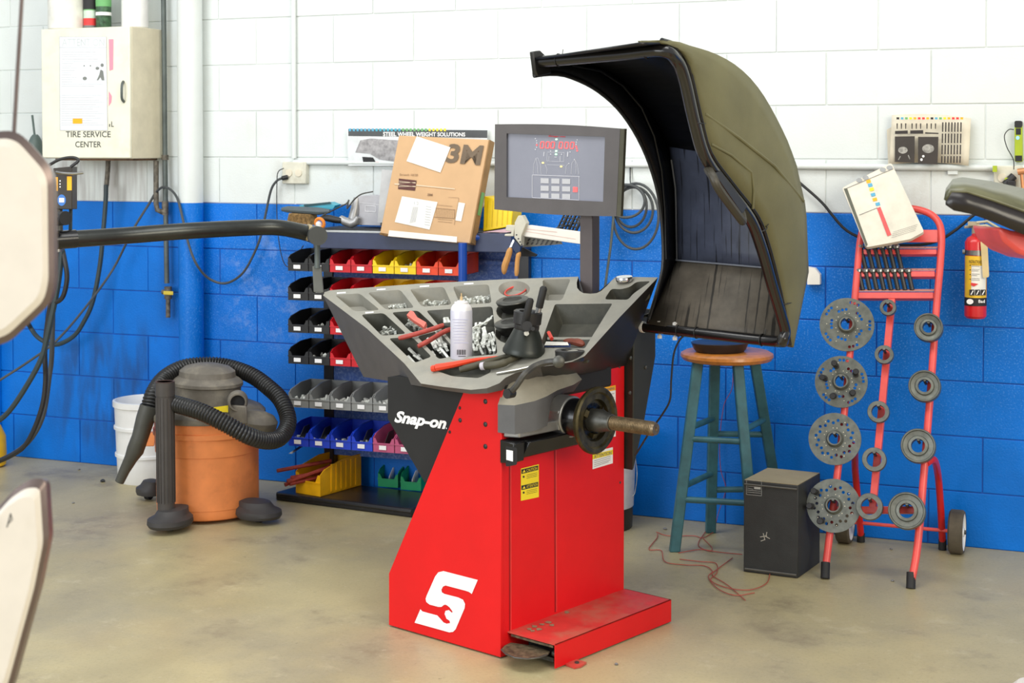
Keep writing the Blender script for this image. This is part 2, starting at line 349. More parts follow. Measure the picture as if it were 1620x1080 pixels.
b = B(); b.pl(PX0, [(806, 650), (806.5, 1001)], 1.6, .0006).pl(PX0, [(877.5, 660), (878.5, 968)], 1.6, .0006); obj('panel_seam', b, mat('seam_shadow_red', (150, 16, 20), .5), bal)  # flat dark lines paint the shade in the panel seams
b = B(); b.pl(PX0, [(808, 650), (808.5, 1000)], 1.2, .0006).pl(PX0, [(879.5, 660), (880.5, 967)], 1.2, .0006); obj('fold_highlight', b, mat('fold_highlight_red', (238, 70, 66), .4), bal)  # flat lighter lines paint a highlight beside each seam
for x, y, r in ((768, 635, 4), (768, 671, 4), (768, 706, 4), (728, 664.5, 3.5), (727.5, 645, 2.6), (711.5, 683, 2.6)):
    p = P0(x, y); obj('rivet', B().lathe(p, -MV, [(r*.0019, -.002), (r*.0019, .001), (r*.0012, .003), (0, .0035)], 12), blk, bal)
for x, y in ((980, 580.5), (981, 763)):
    obj('rivet', B().lathe(PX0(x, y), MU, [(.004, -.001), (.004, .001), (0, .0025)], 10), dsteel, bal)
# S emblem
Sx = [(1175,222),(1118,355),(1090,335),(1060,325),(870,275),(845,285),(830,315),(835,340),(860,355),(990,388),(1035,410),(1055,450),(1050,490),(965,690),(940,715),(905,720),(575,628),(630,500),(650,520),(690,532),(790,558),(820,590),(850,625),(880,637),(912,632),(908,610),(878,590),(860,545),(868,515),(900,508),(932,535),(935,520),(905,480),(875,458),(855,458),(830,478),(800,478),(715,455),(685,430),(680,400),(690,370),(770,190),(800,150),(850,138)]
obj('emblem', B().pp(P0, [(560+x/6, 880+y/6) for x, y in Sx], .0012), wht, bal, label='white letter S emblem with a wrench cut out of it')
# black body with lettering
yb = .014
obj('black_wedge_panel', B().prism([MYy(*p, yb) for p in ((613.5, 596), (613.5, 662), (672, 763), (760, 700), (800, 640), (800, 600))], MV*.5), blk_matte, bal)
b = B(); text(b, onp(ML(0, yb, 0), MV), 'Snap-on', [(625.5, 649), (707, 660), (705, 684.5), (623, 673)], .042, .0015, .25); text(b, onp(ML(0, yb, 0), MV), '.', [(705.5, 676), (707, 676), (707, 678.5), (705.5, 678.5)], .02, .0015)
obj('lettering', b, wht, bal)
# pedal box
zf = .072; fx = .178
b = B().hexa([ML(0, .03, .004), ML(fx, .03, .004), ML(fx, .597, .004), ML(0, .597, .004), ML(0, .03, zf), ML(fx, .03, zf), ML(fx, .597, zf), ML(0, .597, zf)])
b.f.pop(2+0) if False else None
b = B().box([0, 0, 0], (0, 0, 0)); b = B()
for a_, c_ in ((ML(0, .03, zf), ML(fx, .597, zf)),): pass
b.prism([ML(0, .03, zf-.003), ML(fx, .03, zf-.003), ML(fx, .597, zf-.003), ML(0, .597, zf-.003)], UP*.003)
obj('pedal_cover', b, red_dusty, bal)
b = B().prism([ML(fx-.003, .03, .004), ML(fx-.003, .597, .004), ML(fx-.003, .597, zf), ML(fx-.003, .03, zf)], MU*.003); b.prism([ML(0, .594, .004), ML(fx, .594, .004), ML(fx, .594, zf), ML(0, .594, zf)], MV*.003)
obj('cover_side', b, red, bal)
obj('pedal_bay', B().prism([ML(.004, .12, .005), ML(.17, .12, .005), ML(.17, .12, .066), ML(.004, .12, .066)], MV*.02), blk_matte, bal)
PPz = onp(ML(0, 0, .042), UP)
top = [PPz(*p) for p in ((793, 1027), (798, 1021), (808, 1016), (845, 1021), (870, 1030), (866, 1035), (852, 1040), (835, 1042), (815, 1040), (800, 1034))]
obj('brake_pedal', B().prism(top, -UP*.003), mat('rusty_pedal', (112, 98, 76), .6, .4, var=.35, vs=60), bal)
obj('pedal_edge', B().tube([p for p in top[5:]]+[top[0]], .0022, 6), dsteel, bal)
obj('pedal_arm', B().prism([ML(.012, .032, .060), ML(.168, .032, .060), ML(.168, .032, .066), ML(.012, .032, .066)], MV*.09), mat('rusty_pedal', (112, 98, 76)), bal)
obj('pedal_lever', B().prism([ML(.03, .05, .012), ML(.155, .05, .012), ML(.155, .11, .012), ML(.03, .11, .012)], UP*.012).cyl(ML(.15, .055, .035), ML(.165, .055, .035), .008), dsteel, bal)
b = B().prism([ML(.178, .075, .001), ML(.215, .07, .001), ML(.222, .09, .001), ML(.215, .125, .001), ML(.178, .125, .001)], UP*.006); obj('floor_tab', b, red_dusty, bal)
obj('pedal_bolt', B().lathe(ML(.20, .1, .007), UP, [(.007, 0), (.007, .004), (0, .006)], 6), dsteel, bal)
b = B(); rp = random.Random(5); PT = onp(ML(0, 0, zf), UP)
for cx, cy in ((845, 990), (857, 987), (868, 984), (873, 988), (843, 997), (896, 968), (852, 995), (838, 994)):
    n = 6; b.pp(PT, [(cx+rp.uniform(3, 7)*math.cos(2*PI*i/n), cy+rp.uniform(1, 2.6)*math.sin(2*PI*i/n)) for i in range(n)], .001)
obj('paint_chip', b, mat('bare_chip_grey', (142, 128, 98), .7), bal, kind='stuff')
# warning stickers
b = B().rect(PX0, 0, 0, 1, 1) if False else B()
def sticker(name, P, quad, colors, label=None, parent=bal):
    o = obj(name, B().pp(P, quad, .0010), colors, parent, smooth=0); return o
st = sticker('warning_sticker', PX0, [(824, 741), (852.5, 734), (852.5, 786), (824, 792)], yel)
b = B(); b.pp(PX0, [(825, 742.5), (851.5, 736), (851.5, 743), (825, 749.5)], .0016).pp(PX0, [(825, 768), (851.5, 762), (851.5, 769), (825, 775)], .0016)
for y in (754, 779): b.pp(PX0, ell(828.5, y, 1.6, 1.8, 8), .0016)
for y in (751.5, 754, 756.5, 776.5, 779, 781.5): b.pl(PX0, [(833, y), (850, y-4)], .5, .0016)
obj('sticker_print', b, ink, st, kind='stuff')
b = B(); text(b, PX0, 'CAUTION', [(833, 742), (850, 738), (850, 742.5), (833, 746.5)], 0, .0022); text(b, PX0, 'ATTENTION', [(833, 767.5), (850.5, 763.5), (850.5, 768), (833, 772)], 0, .0022); b.pp(PX0, [(826.5, 747.5), (829.5, 742.5), (831.5, 746.5)], .0022).pp(PX0, [(826.5, 773), (829.5, 768.5), (831.5, 772.3)], .0022); obj('sticker_lettering', b, yel, st, kind='stuff')
st = sticker('notice_sticker', PX0, [(937.5, 715), (969.5, 707), (969.5, 732.5), (937.5, 742)], wht)
obj('sticker_band', B().pp(PX0, [(937.5, 719), (969.5, 711), (969.5, 718.5), (937.5, 726.5)], .0016), yel, st)
b = B(); text(b, PX0, 'ATTENTION', [(940, 719.5), (967.5, 713), (967.5, 718.5), (940, 725)], .01, .0022)
for i in range(4): b.pl(PX0, [(940, 729+i*3), (966-3*(i == 3), 721+i*3)], .6, .0018)
obj('sticker_lettering', b, ink_g, st, kind='stuff')
st = sticker('hand_warning_sticker', PX0, [(951, 613.5), (974, 609), (974, 690), (951, 694)], wht)
b = B().pp(PX0, [(951, 613.5), (974, 609), (974, 617), (951, 621)], .0016); obj('sticker_band', b, org_p, st)
b = B(); text(b, PX0, 'WARNING', [(954, 615), (972.5, 611.5), (972.5, 615.5), (954, 619.2)], .01, .0024)
for i in range(10): b.pl(PX0, [(953, 626+i*6), (972, 622+i*6)], .7, .002)
obj('sticker_lettering', b, ink_g, st, kind='stuff')
# ---- tray: inclined deck z = .815 + .43 y
TN = (UP-MV*.43).normalized(); TP0 = ML(0, 0, .815); PTY = onp(TP0, TN); TNu = TN
out = rpoly([(513, 461), (660, 449.5), (912, 437.4)], 4)[0:0]
out = [(511, 467), (514, 462), (522, 459), (660, 448.8), (800, 441.5), (915, 437.4)] + [(912.5, 447), (913, 455), (917, 460), (923, 463.5), (934, 464.5), (944, 463.5), (951, 460), (960, 452), (968, 443), (975, 437.4)] + [(1041, 438.6), (980, 502), (925, 563), (905, 572), (880, 577), (855, 580), (835, 585), (815, 590), (800, 597), (790, 606), (770, 614), (745, 616.5), (700, 611.5), (666, 606.5), (640, 575), (580, 519)]
cells = dict(
 c1=[(529.6, 466.5), (569, 464), (601, 490), (561, 492.5)], c2=[(581.5, 462.6), (633, 458), (655.5, 486.5), (610, 489.5)], c3=[(648, 457), (702, 453.5), (715, 481.5), (667, 485)], c4=[(716, 453), (773, 449.5), (778, 479), (728, 482)],
 c5=[(571, 497.5), (607, 495), (642.5, 527.5), (604, 531)], c6=[(619.5, 494), (661, 491), (690, 518), (651, 526)], c7=[(674, 491), (779, 484.5), (787, 560), (735, 564.5)], c8=[(615, 535), (652, 533), (683, 564), (655, 574)], c9=[(660, 532), (694, 523), (727, 561), (694, 568)],
 lip=[(680, 583), (720, 577), (770, 576), (778, 588), (757, 598), (716, 595)], d1=[(858, 442), (903, 441), (889, 475), (861, 475)],
 e=[(956, 473.5), (967, 456.5), (982, 457.5), (996, 454), (1007, 445.5), (1030, 444.5), (1001, 465), (994, 474)], f=[(878, 481), (969, 480), (925, 551), (853, 550)])
depth = dict(c1=.045, c2=.045, c3=.045, c4=.04, c5=.06, c6=.055, c7=.06, c8=.07, c9=.055, lip=.03, d1=.05, e=.05, f=.06)
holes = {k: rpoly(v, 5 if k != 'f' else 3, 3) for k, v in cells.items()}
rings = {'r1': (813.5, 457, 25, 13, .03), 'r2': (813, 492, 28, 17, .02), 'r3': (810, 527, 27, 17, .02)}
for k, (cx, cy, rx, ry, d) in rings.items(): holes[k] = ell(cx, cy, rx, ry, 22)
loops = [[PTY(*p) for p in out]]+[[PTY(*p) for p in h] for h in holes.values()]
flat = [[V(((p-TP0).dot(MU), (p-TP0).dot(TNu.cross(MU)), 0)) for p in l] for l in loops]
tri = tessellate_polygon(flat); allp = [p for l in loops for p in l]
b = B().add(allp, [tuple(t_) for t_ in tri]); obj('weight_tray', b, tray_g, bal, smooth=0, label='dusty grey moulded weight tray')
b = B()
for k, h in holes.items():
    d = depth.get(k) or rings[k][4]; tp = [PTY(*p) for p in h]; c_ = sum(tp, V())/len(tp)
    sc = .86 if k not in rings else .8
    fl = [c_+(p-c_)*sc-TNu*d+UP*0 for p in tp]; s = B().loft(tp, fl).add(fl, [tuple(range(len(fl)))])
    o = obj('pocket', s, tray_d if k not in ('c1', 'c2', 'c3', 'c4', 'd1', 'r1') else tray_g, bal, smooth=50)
# skirt of the tray
bl = MYy(575, 596, .35); fl_ = MYy(667, 611, -.05)
top = [PTY(*p) for p in ((511, 467), (580, 519), (640, 575), (666, 606.5))]
tr = MYy(990, 582, .59)
bot = [bl, bl.lerp(fl_, .4), bl.lerp(fl_, .8), fl_]
b = B().loft(top, bot, False); obj('tray_side', b, tray_side, bal, solid=0)
top = [PTY(*p) for p in out[-4:-16:-1]]; zb = ML(0, 0, .755).z
fr = [PTY(*p) for p in ((666, 606.5), (700, 611.5), (745, 616.5), (770, 614), (790, 606), (800, 597), (815, 590), (835, 585), (855, 580))]
fb = [MYy(667, 611, -.05), MYy(700, 617, -.06), MYy(745, 623, -.07), MYy(772, 622, -.06), MYy(790, 618, -.02), ML(-.002, .02, .772), ML(-.002, .06, .772), ML(-.002, .12, .772), ML(-.002, .2, .772)]
obj('tray_front', B().loft(fr, fb, False), tray_side, bal)
fr = [PTY(*p) for p in ((855, 580), (880, 577), (905, 572), (925, 563), (980, 502), (1041, 438.6))]
fb = [ML(-.002, .2, .772), ML(-.002, .25, .772), ML(-.002, .3, .772), ML(-.002, .34, .773), ML(-.001, .5, .776), ML(-.001, .6, .779)]
obj('tray_side', B().loft(fr, fb, False), blk, bal)
bk = [PTY(*p) for p in ((1041, 438.6), (975, 437.4), (944, 463.5), (923, 463.5), (915, 437.4), (800, 441.5), (660, 448.8), (514, 462), (511, 467))]
obj('tray_back', B().loft(bk, [ML(-.001, .6, .779), ML(-.05, .6, .78), ML(-.1, .56, .78), ML(-.2, .56, .78), ML(-.25, .6, .78), ML(-.3, .55, .78), ML(-.5, .45, .78), bl+V((.02, .05, 0)), bl], False), tray_side, bal)
b = B()
for x, y, w in ((533, 463.5, 14), (596, 458, 14), (664, 453, 15), (734, 449, 15), (578, 494.5, 13)): b.pp(PTY, [(x, y-1), (x+w, y-2), (x+w, y+.2), (x, y+1.2)], .001)
obj('pocket_label', b, wht, bal, kind='stuff')
# divider rails in the large pocket, ring cup at the front corner
pf = lambda x, y, o_: PTY(x, y, o_)
b = B().hexa([pf(866, 533, -.02), pf(936, 533, -.02), pf(936, 537, -.02), pf(866, 537, -.02), pf(866, 533, -.008), pf(936, 533, -.008), pf(936, 537, -.008), pf(866, 537, -.008)])
obj('divider', b, tray_g, bal)
cc = PTY(901.5, 560); obj('ring_cup', B().lathe(cc-UP*.02, UP, [(.030, 0), (.041, .002), (.043, .03), (.040, .032), (.026, .032), (.024, .02), (0, .02)], 28), blk, bal)
# ---- spindle head
AX = MYy(942.4, 664.6, .25); axz = (AX-M0).z; x_d = (AX-M0).dot(MU)
def sp(x): return ML(x, .25, axz)
sh = [(0, 0, -.012, .655, .735), (.045, .045, .01, .652, .735), (.07, .068, .07, .657, .742), (.074, .072, .12, .664, .750), (.045, .074, .145, .69, .757), (.02, .072, .17, .72, .762), (.015, .068, .25, .735, .768), (.02, .052, .31, .735, .775), (0, 0, .33, .735, .78)]
lo = [ML(x, y, z) for x, x2, y, z, q in sh]; hi = [ML(x2, y, q) for x, x2, y, z, q in sh]; md = [ML(x2*.6, y+(.15-y)*.12, q+.035) for x, x2, y, z, q in sh]; tp = [ML(x2*.05, y+(.15-y)*.3, .815+.02*math.sin(PI*i/8)) for i, (x, x2, y, z, q) in enumerate(sh)]
b = B().loft(lo, hi)
shg = mat('shroud_dark_grey', (92, 93, 96), .6, var=.06, bump=.12, bs=300)
obj('shroud_cover', B().loft(hi, md).loft(md, tp).add(tp, [tuple(range(9))]), mat('shroud_dusty_top', (150, 145, 130), .65, var=.08, vs=12, bump=.1, bs=300, dirt=((92, 90, 84), .25, 10)), bal, smooth=50)
b.add(lo, [tuple(range(9))])
obj('spindle_shroud', b, shg, bal, smooth=40)
obj('spindle_housing', B().prism([ML(0, .01, .638), ML(.045, .03, .638), ML(.06, .30, .638), ML(0, .31, .638)], UP*.03).prism([ML(0, .19, .638), ML(.06, .19, .638), ML(.06, .31, .638), ML(0, .31, .638)], UP*.06).cyl(sp(-.01), sp(x_d-.085), .062, n=32), alu, bal, bevel=.004)
obj('hub_drum', B().lathe(sp(0), MU, [(.03, x_d-.095), (.056, x_d-.09), (.056, x_d-.055), (.053, x_d-.05), (.053, x_d-.02), (.05, x_d-.012)], 36), blk_gloss, bal)
obj('flange_disc', B().lathe(sp(0), MU, [(.05, x_d-.022), (.09, x_d-.014), (.098, x_d-.004), (.099, x_d+.004), (.094, x_d+.009), (.083, x_d+.008), (.078, x_d+.002), (.062, x_d+.001), (.058, x_d-.012), (.03, x_d-.012)], 48), oil, bal, label='oily iron flange disc')
for k in range(3):
    a_ = 2*PI*k/3+.5; d_ = MV*math.cos(a_)+UP*math.sin(a_); p = sp(x_d-.008)+d_*.045
    obj('flange_lug', B().box(p, (.014, .014, .02), Matrix.Rotation(a_, 3, MU)), oil, bal)
obj('spindle_collar', B().lathe(sp(0), MU, [(.034, x_d-.02), (.034, x_d+.022), (.03, x_d+.03), (.0245, x_d+.058), (.022, x_d+.06)], 32), dsteel, bal)
pr = []; x = x_d+.05; tipx = (MYy(1038, 678, .25)-M0).dot(MU)
while x < tipx-.012: pr += [(.0180, x), (.0210, x+.0022), (.0210, x+.0032), (.0180, x+.0054)]; x += .0056
pr += [(.019, tipx-.008), (.017, tipx), (.006, tipx), (.004, tipx-.004), (0, tipx-.004)]
obj('threaded_shaft', B().lathe(sp(0), MU, pr, 28), brass, bal, smooth=20)
# black catch box below
b = B().prism([ML(.0, -.004, .565), ML(.05, -.004, .572), ML(.056, -.004, .630), ML(.0, -.004, .634)], MV*.05)
b.prism([ML(0, .04, .575), ML(.05, .04, .58), ML(.07, .05, .628), ML(0, .05, .632)], MV*.26)
obj('catch_box', b, blk_gloss, bal, bevel=.004)
PB = onp(ML(0, -.004, 0), MV); obj('box_recess', B().pp(PB, rpoly([(800, 705), (818, 708), (818, 735), (800, 738)], 3), .001), blk_matte, bal)
obj('box_label', B().pp(PB, [(801, 711), (811.5, 713), (811.5, 730), (801, 727)], .002), wht, bal)
# gauge arm
arm = [MYy(806, 622, -.035), MYy(816, 611, -.03), PTY(829, 593, .018), PTY(843, 581, .022), PTY(858, 574.5, .022), PTY(872, 572, .022), PTY(884, 572, .022)]
b = B(); pts = cr(arm, 4)
for a_, c_ in zip(pts, pts[1:]): pass
b.tube(pts, .0095, 8); obj('gauge_arm', b, mat('arm_grey_plastic', (58, 57, 54), .45, var=.1, dirt=((110, 106, 90), .3, 30)), bal)
obj('arm_pivot', B().cyl(arm[0]-MV*.012, arm[0]+MV*.014, .014, n=20), blk, bal); obj('arm_roller', B().lathe(arm[-1], MU*.6-MV*.8, [(.017, -.008), (.017, .006), (.012, .010), (0, .011)], 20), dsteel, bal)
# ---- mast and monitor
ym = .56; mb = MYy(933, 463, ym); mt_ = MYy(933, 330, ym); w = .042
obj('mast', B().box((mb+mt_)/2-UP*.12, (.05, .04, (mt_-mb).length+.32), Matrix.Rotation(math.atan2(MU.y, MU.x), 3, 'Z')), mat('mast_dark_grey', (92, 84, 84), .45, var=.05), bal, bevel=.003)
y0 = .5; fc = [MYy(*p, y0) for p in ((783, 196.5), (981, 203.5), (975, 342), (782, 331))]; dp = MV*.018
def lerp4(q, u_, v_): return (q[0]*(1-u_)+q[1]*u_)*(1-v_)+(q[3]*(1-u_)+q[2]*u_)*v_
P_m = onp(ML(0, y0, 0), MV)
inn = [(801.5, 211), (957, 216), (954, 319), (801.5, 311.5)]; scr = [P_m(x, y, -.008) for x, y in inn]; innf = [P_m(x, y) for x, y in inn]
n_ = 8; topc = [MYy(783+198*i/n_, 196.5+7*i/n_-3*math.sin(PI*i/n_), y0) for i in range(n_+1)]; botc = [MYy(975-193*i/n_, 342-11*i/n_+3*math.sin(PI*i/n_), y0) for i in range(n_+1)]
outl = topc+botc; flt = [[V((p.dot(MU), p.z, 0)) for p in l] for l in (outl, innf)]
b = B().add(outl+innf, [tuple(t_) for t_ in tessellate_polygon(flt)]); b.loft(outl, [p+dp for p in outl]); b.add([p+dp for p in outl], [tuple(range(len(outl)))]); b.loft(innf, scr)
mon = obj('monitor', b, bez, bal, smooth=30)
obj('monitor_side', B().prism([fc[1]+MU*.001, fc[1]+MU*.011+MV*.008, fc[2]+MU*.011+MV*.008, fc[2]+MU*.001], MV*.012), bezr, mon)
obj('monitor_back', B().prism([ML(x, y0+.016, z) for x, z in ((-.22, 1.3), (-.04, 1.3), (-.04, 1.48), (-.22, 1.48))], MV*.06), bez, mon, bevel=.006)
obj('screen', B().add(scr, [(0, 1, 2, 3)]), screenM, mon, smooth=0)
PS = onp(ML(0, y0+.008, 0), MV)
def sc(x, y): return (820+x/7.714, 190+y/7.714)
def scl(l): return [sc(*p) for p in l]
b = B()
for i in range(3):
    for j in range(3):
        x = 272+j*131+2*i*0; y = 706+i*92+j*4; b.pp(PS, scl([(x, y), (x+100, y+3), (x+100, y+66), (x, y+63)]), .0012)
obj('key', b, mat('key_grey_print', (190, 190, 194), .5, var=0), mon, kind='stuff')
b = B()
for l, w_ in (([(170, 668), (750, 688)], .9), ([(170, 668), (170, 945)], .7), ([(740, 688), (740, 975)], .7), ([(170, 945), (740, 975)], .9), ([(355, 395), (350, 500), (555, 506), (560, 395), (355, 390)], .45),
              ([(182, 660), (188, 540), (215, 462), (240, 462), (270, 540), (280, 660)], .45), ([(215, 462), (235, 560), (240, 655)], .45), ([(330, 540), (350, 600), (345, 655)], .45), ([(575, 655), (585, 560), (610, 530)], .45), ([(645, 655), (655, 520), (690, 480), (720, 540), (740, 660)], .45), ([(690, 480), (705, 560), (700, 655)], .45), ([(350, 545), (560, 550)], .45),
              ([(315, 385), (310, 440)], 1.2), ([(605, 385), (600, 445)], 1.6), ([(375, 440), (375, 495)], .5), ([(510, 440), (510, 500)], .8), ([(440, 450), (470, 450)], 1)): b.pl(PS, scl(l), w_*1.0, .001)
for x, y in ((208, 225), (222, 250), (225, 278), (222, 330), (208, 357), (718, 240), (708, 268), (705, 295), (632, 388), (617, 528), (685, 480), (395, 415), (395, 376), (528, 416)): b.pp(PS, ell(*sc(x, y), 1, 1, 8), .001)
obj('screen_linework', b, mat('screen_line_print', (205, 205, 212), .5, var=0), mon, kind='stuff')
b = B()
for x0 in (262, 330, 390, 490, 560, 628):
    for a_, c_ in (((14, 0), (52, 2)), ((12, 4), (4, 72)), ((52, 6), (44, 76)), ((4, 76), (42, 78)), ((13, 6), (8, 40))): b.pl(PS, scl([(x0+a_[0], 260+a_[1]+x0*.012), (x0+c_[0], 260+c_[1]+x0*.012)]), 1.3, .0014)
for x, y in ((225, 303), (705, 320), (712, 345), (718, 372)): b.pp(PS, ell(*sc(x, y), 1.4, 1.4, 8), .0012)
b.pp(PS, scl([(668, 815), (722, 818), (720, 878), (665, 876)]), .0013); obj('red_readout', b, led_r, mon, kind='stuff', label='red digital readout showing 000 000')
b = B(); text(b, PS, 'Snap-on', scl([(365, 183), (575, 190), (572, 216), (362, 209)]), .02, .0014, .2); obj('brand_print', b, redp, mon)
b = B(); [b.pp(PS, ell(*sc(x, y), 2, 1.5, 10), .0015) for x, y in ((465, 234), (462, 376), (460, 416))]; obj('green_lamp', b, led_g, mon, kind='stuff')
b = B(); [b.pp(PS, ell(*sc(x, y), 1.9, 1.4, 10), .0015) for x, y in ((300, 520), (522, 565))]; obj('amber_lamp', b, led_y, mon, kind='stuff')
# ---- hood
X0, X1 = .10, .60
def resamp(P, n):
    P = [V(p) for p in P]; L = [0]
    for a_, c_ in zip(P, P[1:]): L.append(L[-1]+(c_-a_).length)
    o_ = []
    for i in range(n+1):
        s_ = L[-1]*i/n; j = max(k for k in range(len(L)) if L[k] <= s_+1e-9); j = min(j, len(P)-2)
        o_.append(P[j].lerp(P[j+1], (s_-L[j])/((L[j+1]-L[j]) or 1)))
    return o_
def seg(fn, pl_, n, smooth=True):   # curve section through pixels on a machine plane
    p = [fn(*q) for q in pl_]; return resamp(cr(p, 5) if smooth and len(p) > 2 else p, n)
f0 = lambda x, y: MX(x, y, X0); f1 = lambda x, y: MX(x, y, X1)
A0 = seg(f0, [(843, 92), (880, 91), (930, 97), (975, 117), (1013, 153), (1047, 203), (1058, 230)], 20); A1 = seg(f1, [(1010, 67), (1062, 66), (1085, 72), (1130, 86), (1170, 110), (1205, 150), (1240, 215), (1258, 262)], 20)
B0 = seg(f0, [(1058, 230), (1068, 300), (1070, 412)], 8, False); B1 = seg(f1, [(1258, 262), (1273, 330), (1277, 430)], 8, False)
C0 = seg(f0, [(1070, 412), (1026, 512)], 6, False); C1 = seg(f1, [(1277, 430), (1253, 549)], 6, False)
Q0, Q1 = A0+B0[1:]+C0[1:], A1+B1[1:]+C1[1:]
hood = obj('hood', B().loft(A0, A1, False), [hood_in], bal, solid=.006, label='raised black plastic wheel guard hood')
obj('hood_back', B().loft(B0, B1, False), hood_back, hood, solid=-.003)
obj('hood_floor', B().loft(C0, C1, False), hood_floor, hood, solid=-.003)
# machine-side flange, open along the arc
arc = seg(f0, [(845, 120), (870, 117), (900, 121), (945, 143), (985, 180), (1018, 235), (1040, 300), (1048, 360), (1049, 420), (1040, 460), (1026, 506)], len(Q0)-1)
obj('inner_flange', B().loft(Q0, arc, False), hood_in, hood, solid=.006)
b = B().tube(arc, .006, 8); obj('flange_lip', b, blk, hood)
# outer side wall, domed, bounded by the tube frame
front = seg(f1, [(1048, 64), (1074, 74), (1091, 108), (1108, 180), (1124, 240), (1158, 288), (1198, 340), (1214, 380), (1230, 440), (1243, 500), (1250, 545)], len(Q1)-1)
K = 6; rows = []
for k in range(K+1):
    t_ = k/K; rows.append([p.lerp(q, t_)+MU*(.014*math.sin(PI*t_)*min(1, 4*i/len(Q1), 3*(len(Q1)-i)/len(Q1))) for i, (p, q) in enumerate(zip(front, Q1))])
b = B()
for r_, s_ in zip(rows, rows[1:]): b.loft(r_, s_, False)
obj('outer_side_wall', b, [hood_out], hood, solid=.005, smooth=60, weld=True)
def onrow(px, py): # point on the outer wall near a pixel
    best = min((p for r_ in rows for p in r_), key=lambda p: (p-f1(px, py)).length); return f1(px, py)+MU*((best-ML(X1, 0, 0)).dot(MU)+.006)
b = B().tube([onrow(*p) for p in ((1112, 180), (1160, 218), (1215, 262), (1268, 318))], .005, 8); b.tube([onrow(*p) for p in ((1122, 228), (1150, 245), (1182, 272), (1186, 300), (1188, 330))], .004, 8); obj('moulded_ridge', b, hood_out, hood, smooth=60)
obj('hood_rim', B().tube([p-MU*.002 for p in front], .0075, 8), blk_gloss, hood, smooth=60)
b = B().tube([MX(*p, X0+.006) for p in ((905, 103), (950, 112), (985, 135), (1015, 170), (1035, 215), (1047, 270), (1052, 330), (1054, 410))], .0045, 8); obj('flange_ridge', b, hood_in, hood, smooth=60)
b = B().tube([p+MU*.004-MV*.003 for p in B0[1:]], .003, 6).tube([B0[-1].lerp(B1[-1], i/6)-MV*.003+UP*.002 for i in range(7)], .003, 6); obj('crease_highlight', b, mat('crease_highlight_grey', (110, 114, 124), .35), hood, smooth=60, kind='stuff')  # pale tubes paint the highlight along the facet edges
# tube frame
xl0 = (MYy(1020, 517, .6)-M0).dot(MU)
barL, barR = MYy(1018, 517, .60), MYy(1228, 540, .58)
tf = [barL, barL.lerp(barR, .5), barR]+[f1(*p) for p in ((1238, 537), (1242, 524), (1236, 500), (1221, 450), (1205, 393), (1186, 345), (1152, 300), (1117, 252), (1099, 195), (1083, 125), (1070, 95))]
topR = f1(1052, 80); tl = MX(850, 98, X0); tf += [topR-MU*.01, topR.lerp(tl, .3), topR.lerp(tl, .7), tl]
obj('tube_frame', B().tube(cr(tf, 5), .0165, 14), mat('tube_black', (20, 18, 18), .25, var=.15, coat=.4), hood)
obj('tube_plug', B().lathe(barL-MU*.008, MU, [(.012, 0), (.018, .002), (.018, .012), (.0145, .014)], 16), white, hood)
for q, r_ in ((topR.lerp(tl, .13), MU), (topR.lerp(tl, .82), MU), (f1(1100, 195), UP), (f1(1238, 480), UP), (f1(1204, 362), UP-MV*.5), (barL.lerp(barR, .28), MU), (barL.lerp(barR, .42), MU), (barL.lerp(barR, .9), MU)):
    u_ = V(r_).normalized(); e_ = u_.orthogonal().normalized(); g_ = u_.cross(e_); ring = [q+(e_*math.cos(t_*PI/6)+g_*math.sin(t_*PI/6))*.0175 for t_ in range(12)]
    obj('cable_tie', B().tube(ring, .0017, 6, closed=True).tube([ring[0], ring[0]+e_*.006, ring[0]+e_*.018+g_*.008], .0012, 5), blk, hood)
for t_ in (.13, .25): p = barL.lerp(barR, t_); obj('frame_bolt', B().cyl(p-UP*.03, p+UP*.026, .004, n=8).cyl(p+UP*.016, p+UP*.024, .008, n=6).cyl(p-UP*.03, p-UP*.02, .008, n=6), white, hood)
h = [f1(*p)+MU*o_ for p, o_ in (((1120, 268), 0), ((1113, 280), .03), ((1118, 300), .04), ((1150, 343), .04), ((1160, 348), .03), ((1172, 335), 0))]
obj('handle', B().tube(cr(h, 5), .012, 10), mat('handle_dusty_black', (56, 52, 42), .5, var=.1), hood, label='dusty black grab handle on the hood edge')
obj('handle_plate', B().prism([f1(*p)+MU*.012 for p in ((1121, 274), (1130, 270), (1172, 325), (1165, 338))], MU*.008), blk, hood)
obj('hood_end_cap', B().prism([f0(*p)-MU*.002 for p in ((838, 82), (850, 80), (858, 88), (868, 116), (846, 121), (842, 112))], MU*.014), blk, hood, bevel=.003)
# rear bracket box carrying the hinge
b = B().prism([ML(.03, .60, .985-.02), ML(.03, .72, .95), ML(.03, .72, .80), ML(.03, .66, .60), ML(.03, .60, .45)], -MU*.42)
obj('rear_bracket', b, mat('bracket_black', (44, 45, 38), .6, var=.08), bal, bevel=.004)
for x, y in ((997, 511), (997, 519), (997, 566), (1021, 581), (996, 621)): obj('bracket_bolt', B().lathe(MX(x, y, .03), MU, [(.006, -.001), (.006, .003), (0, .006)], 10), dsteel, bal)
obj('hinge_arm', B().tube([MX(993, 505, .035), MX(1022, 499, .06), MX(1030, 497, .09)], .006, 8).prism([MX(x, y, .085) for x, y in ((1022, 512), (1028, 488), (1040, 510))], MU*.012), blk, bal)
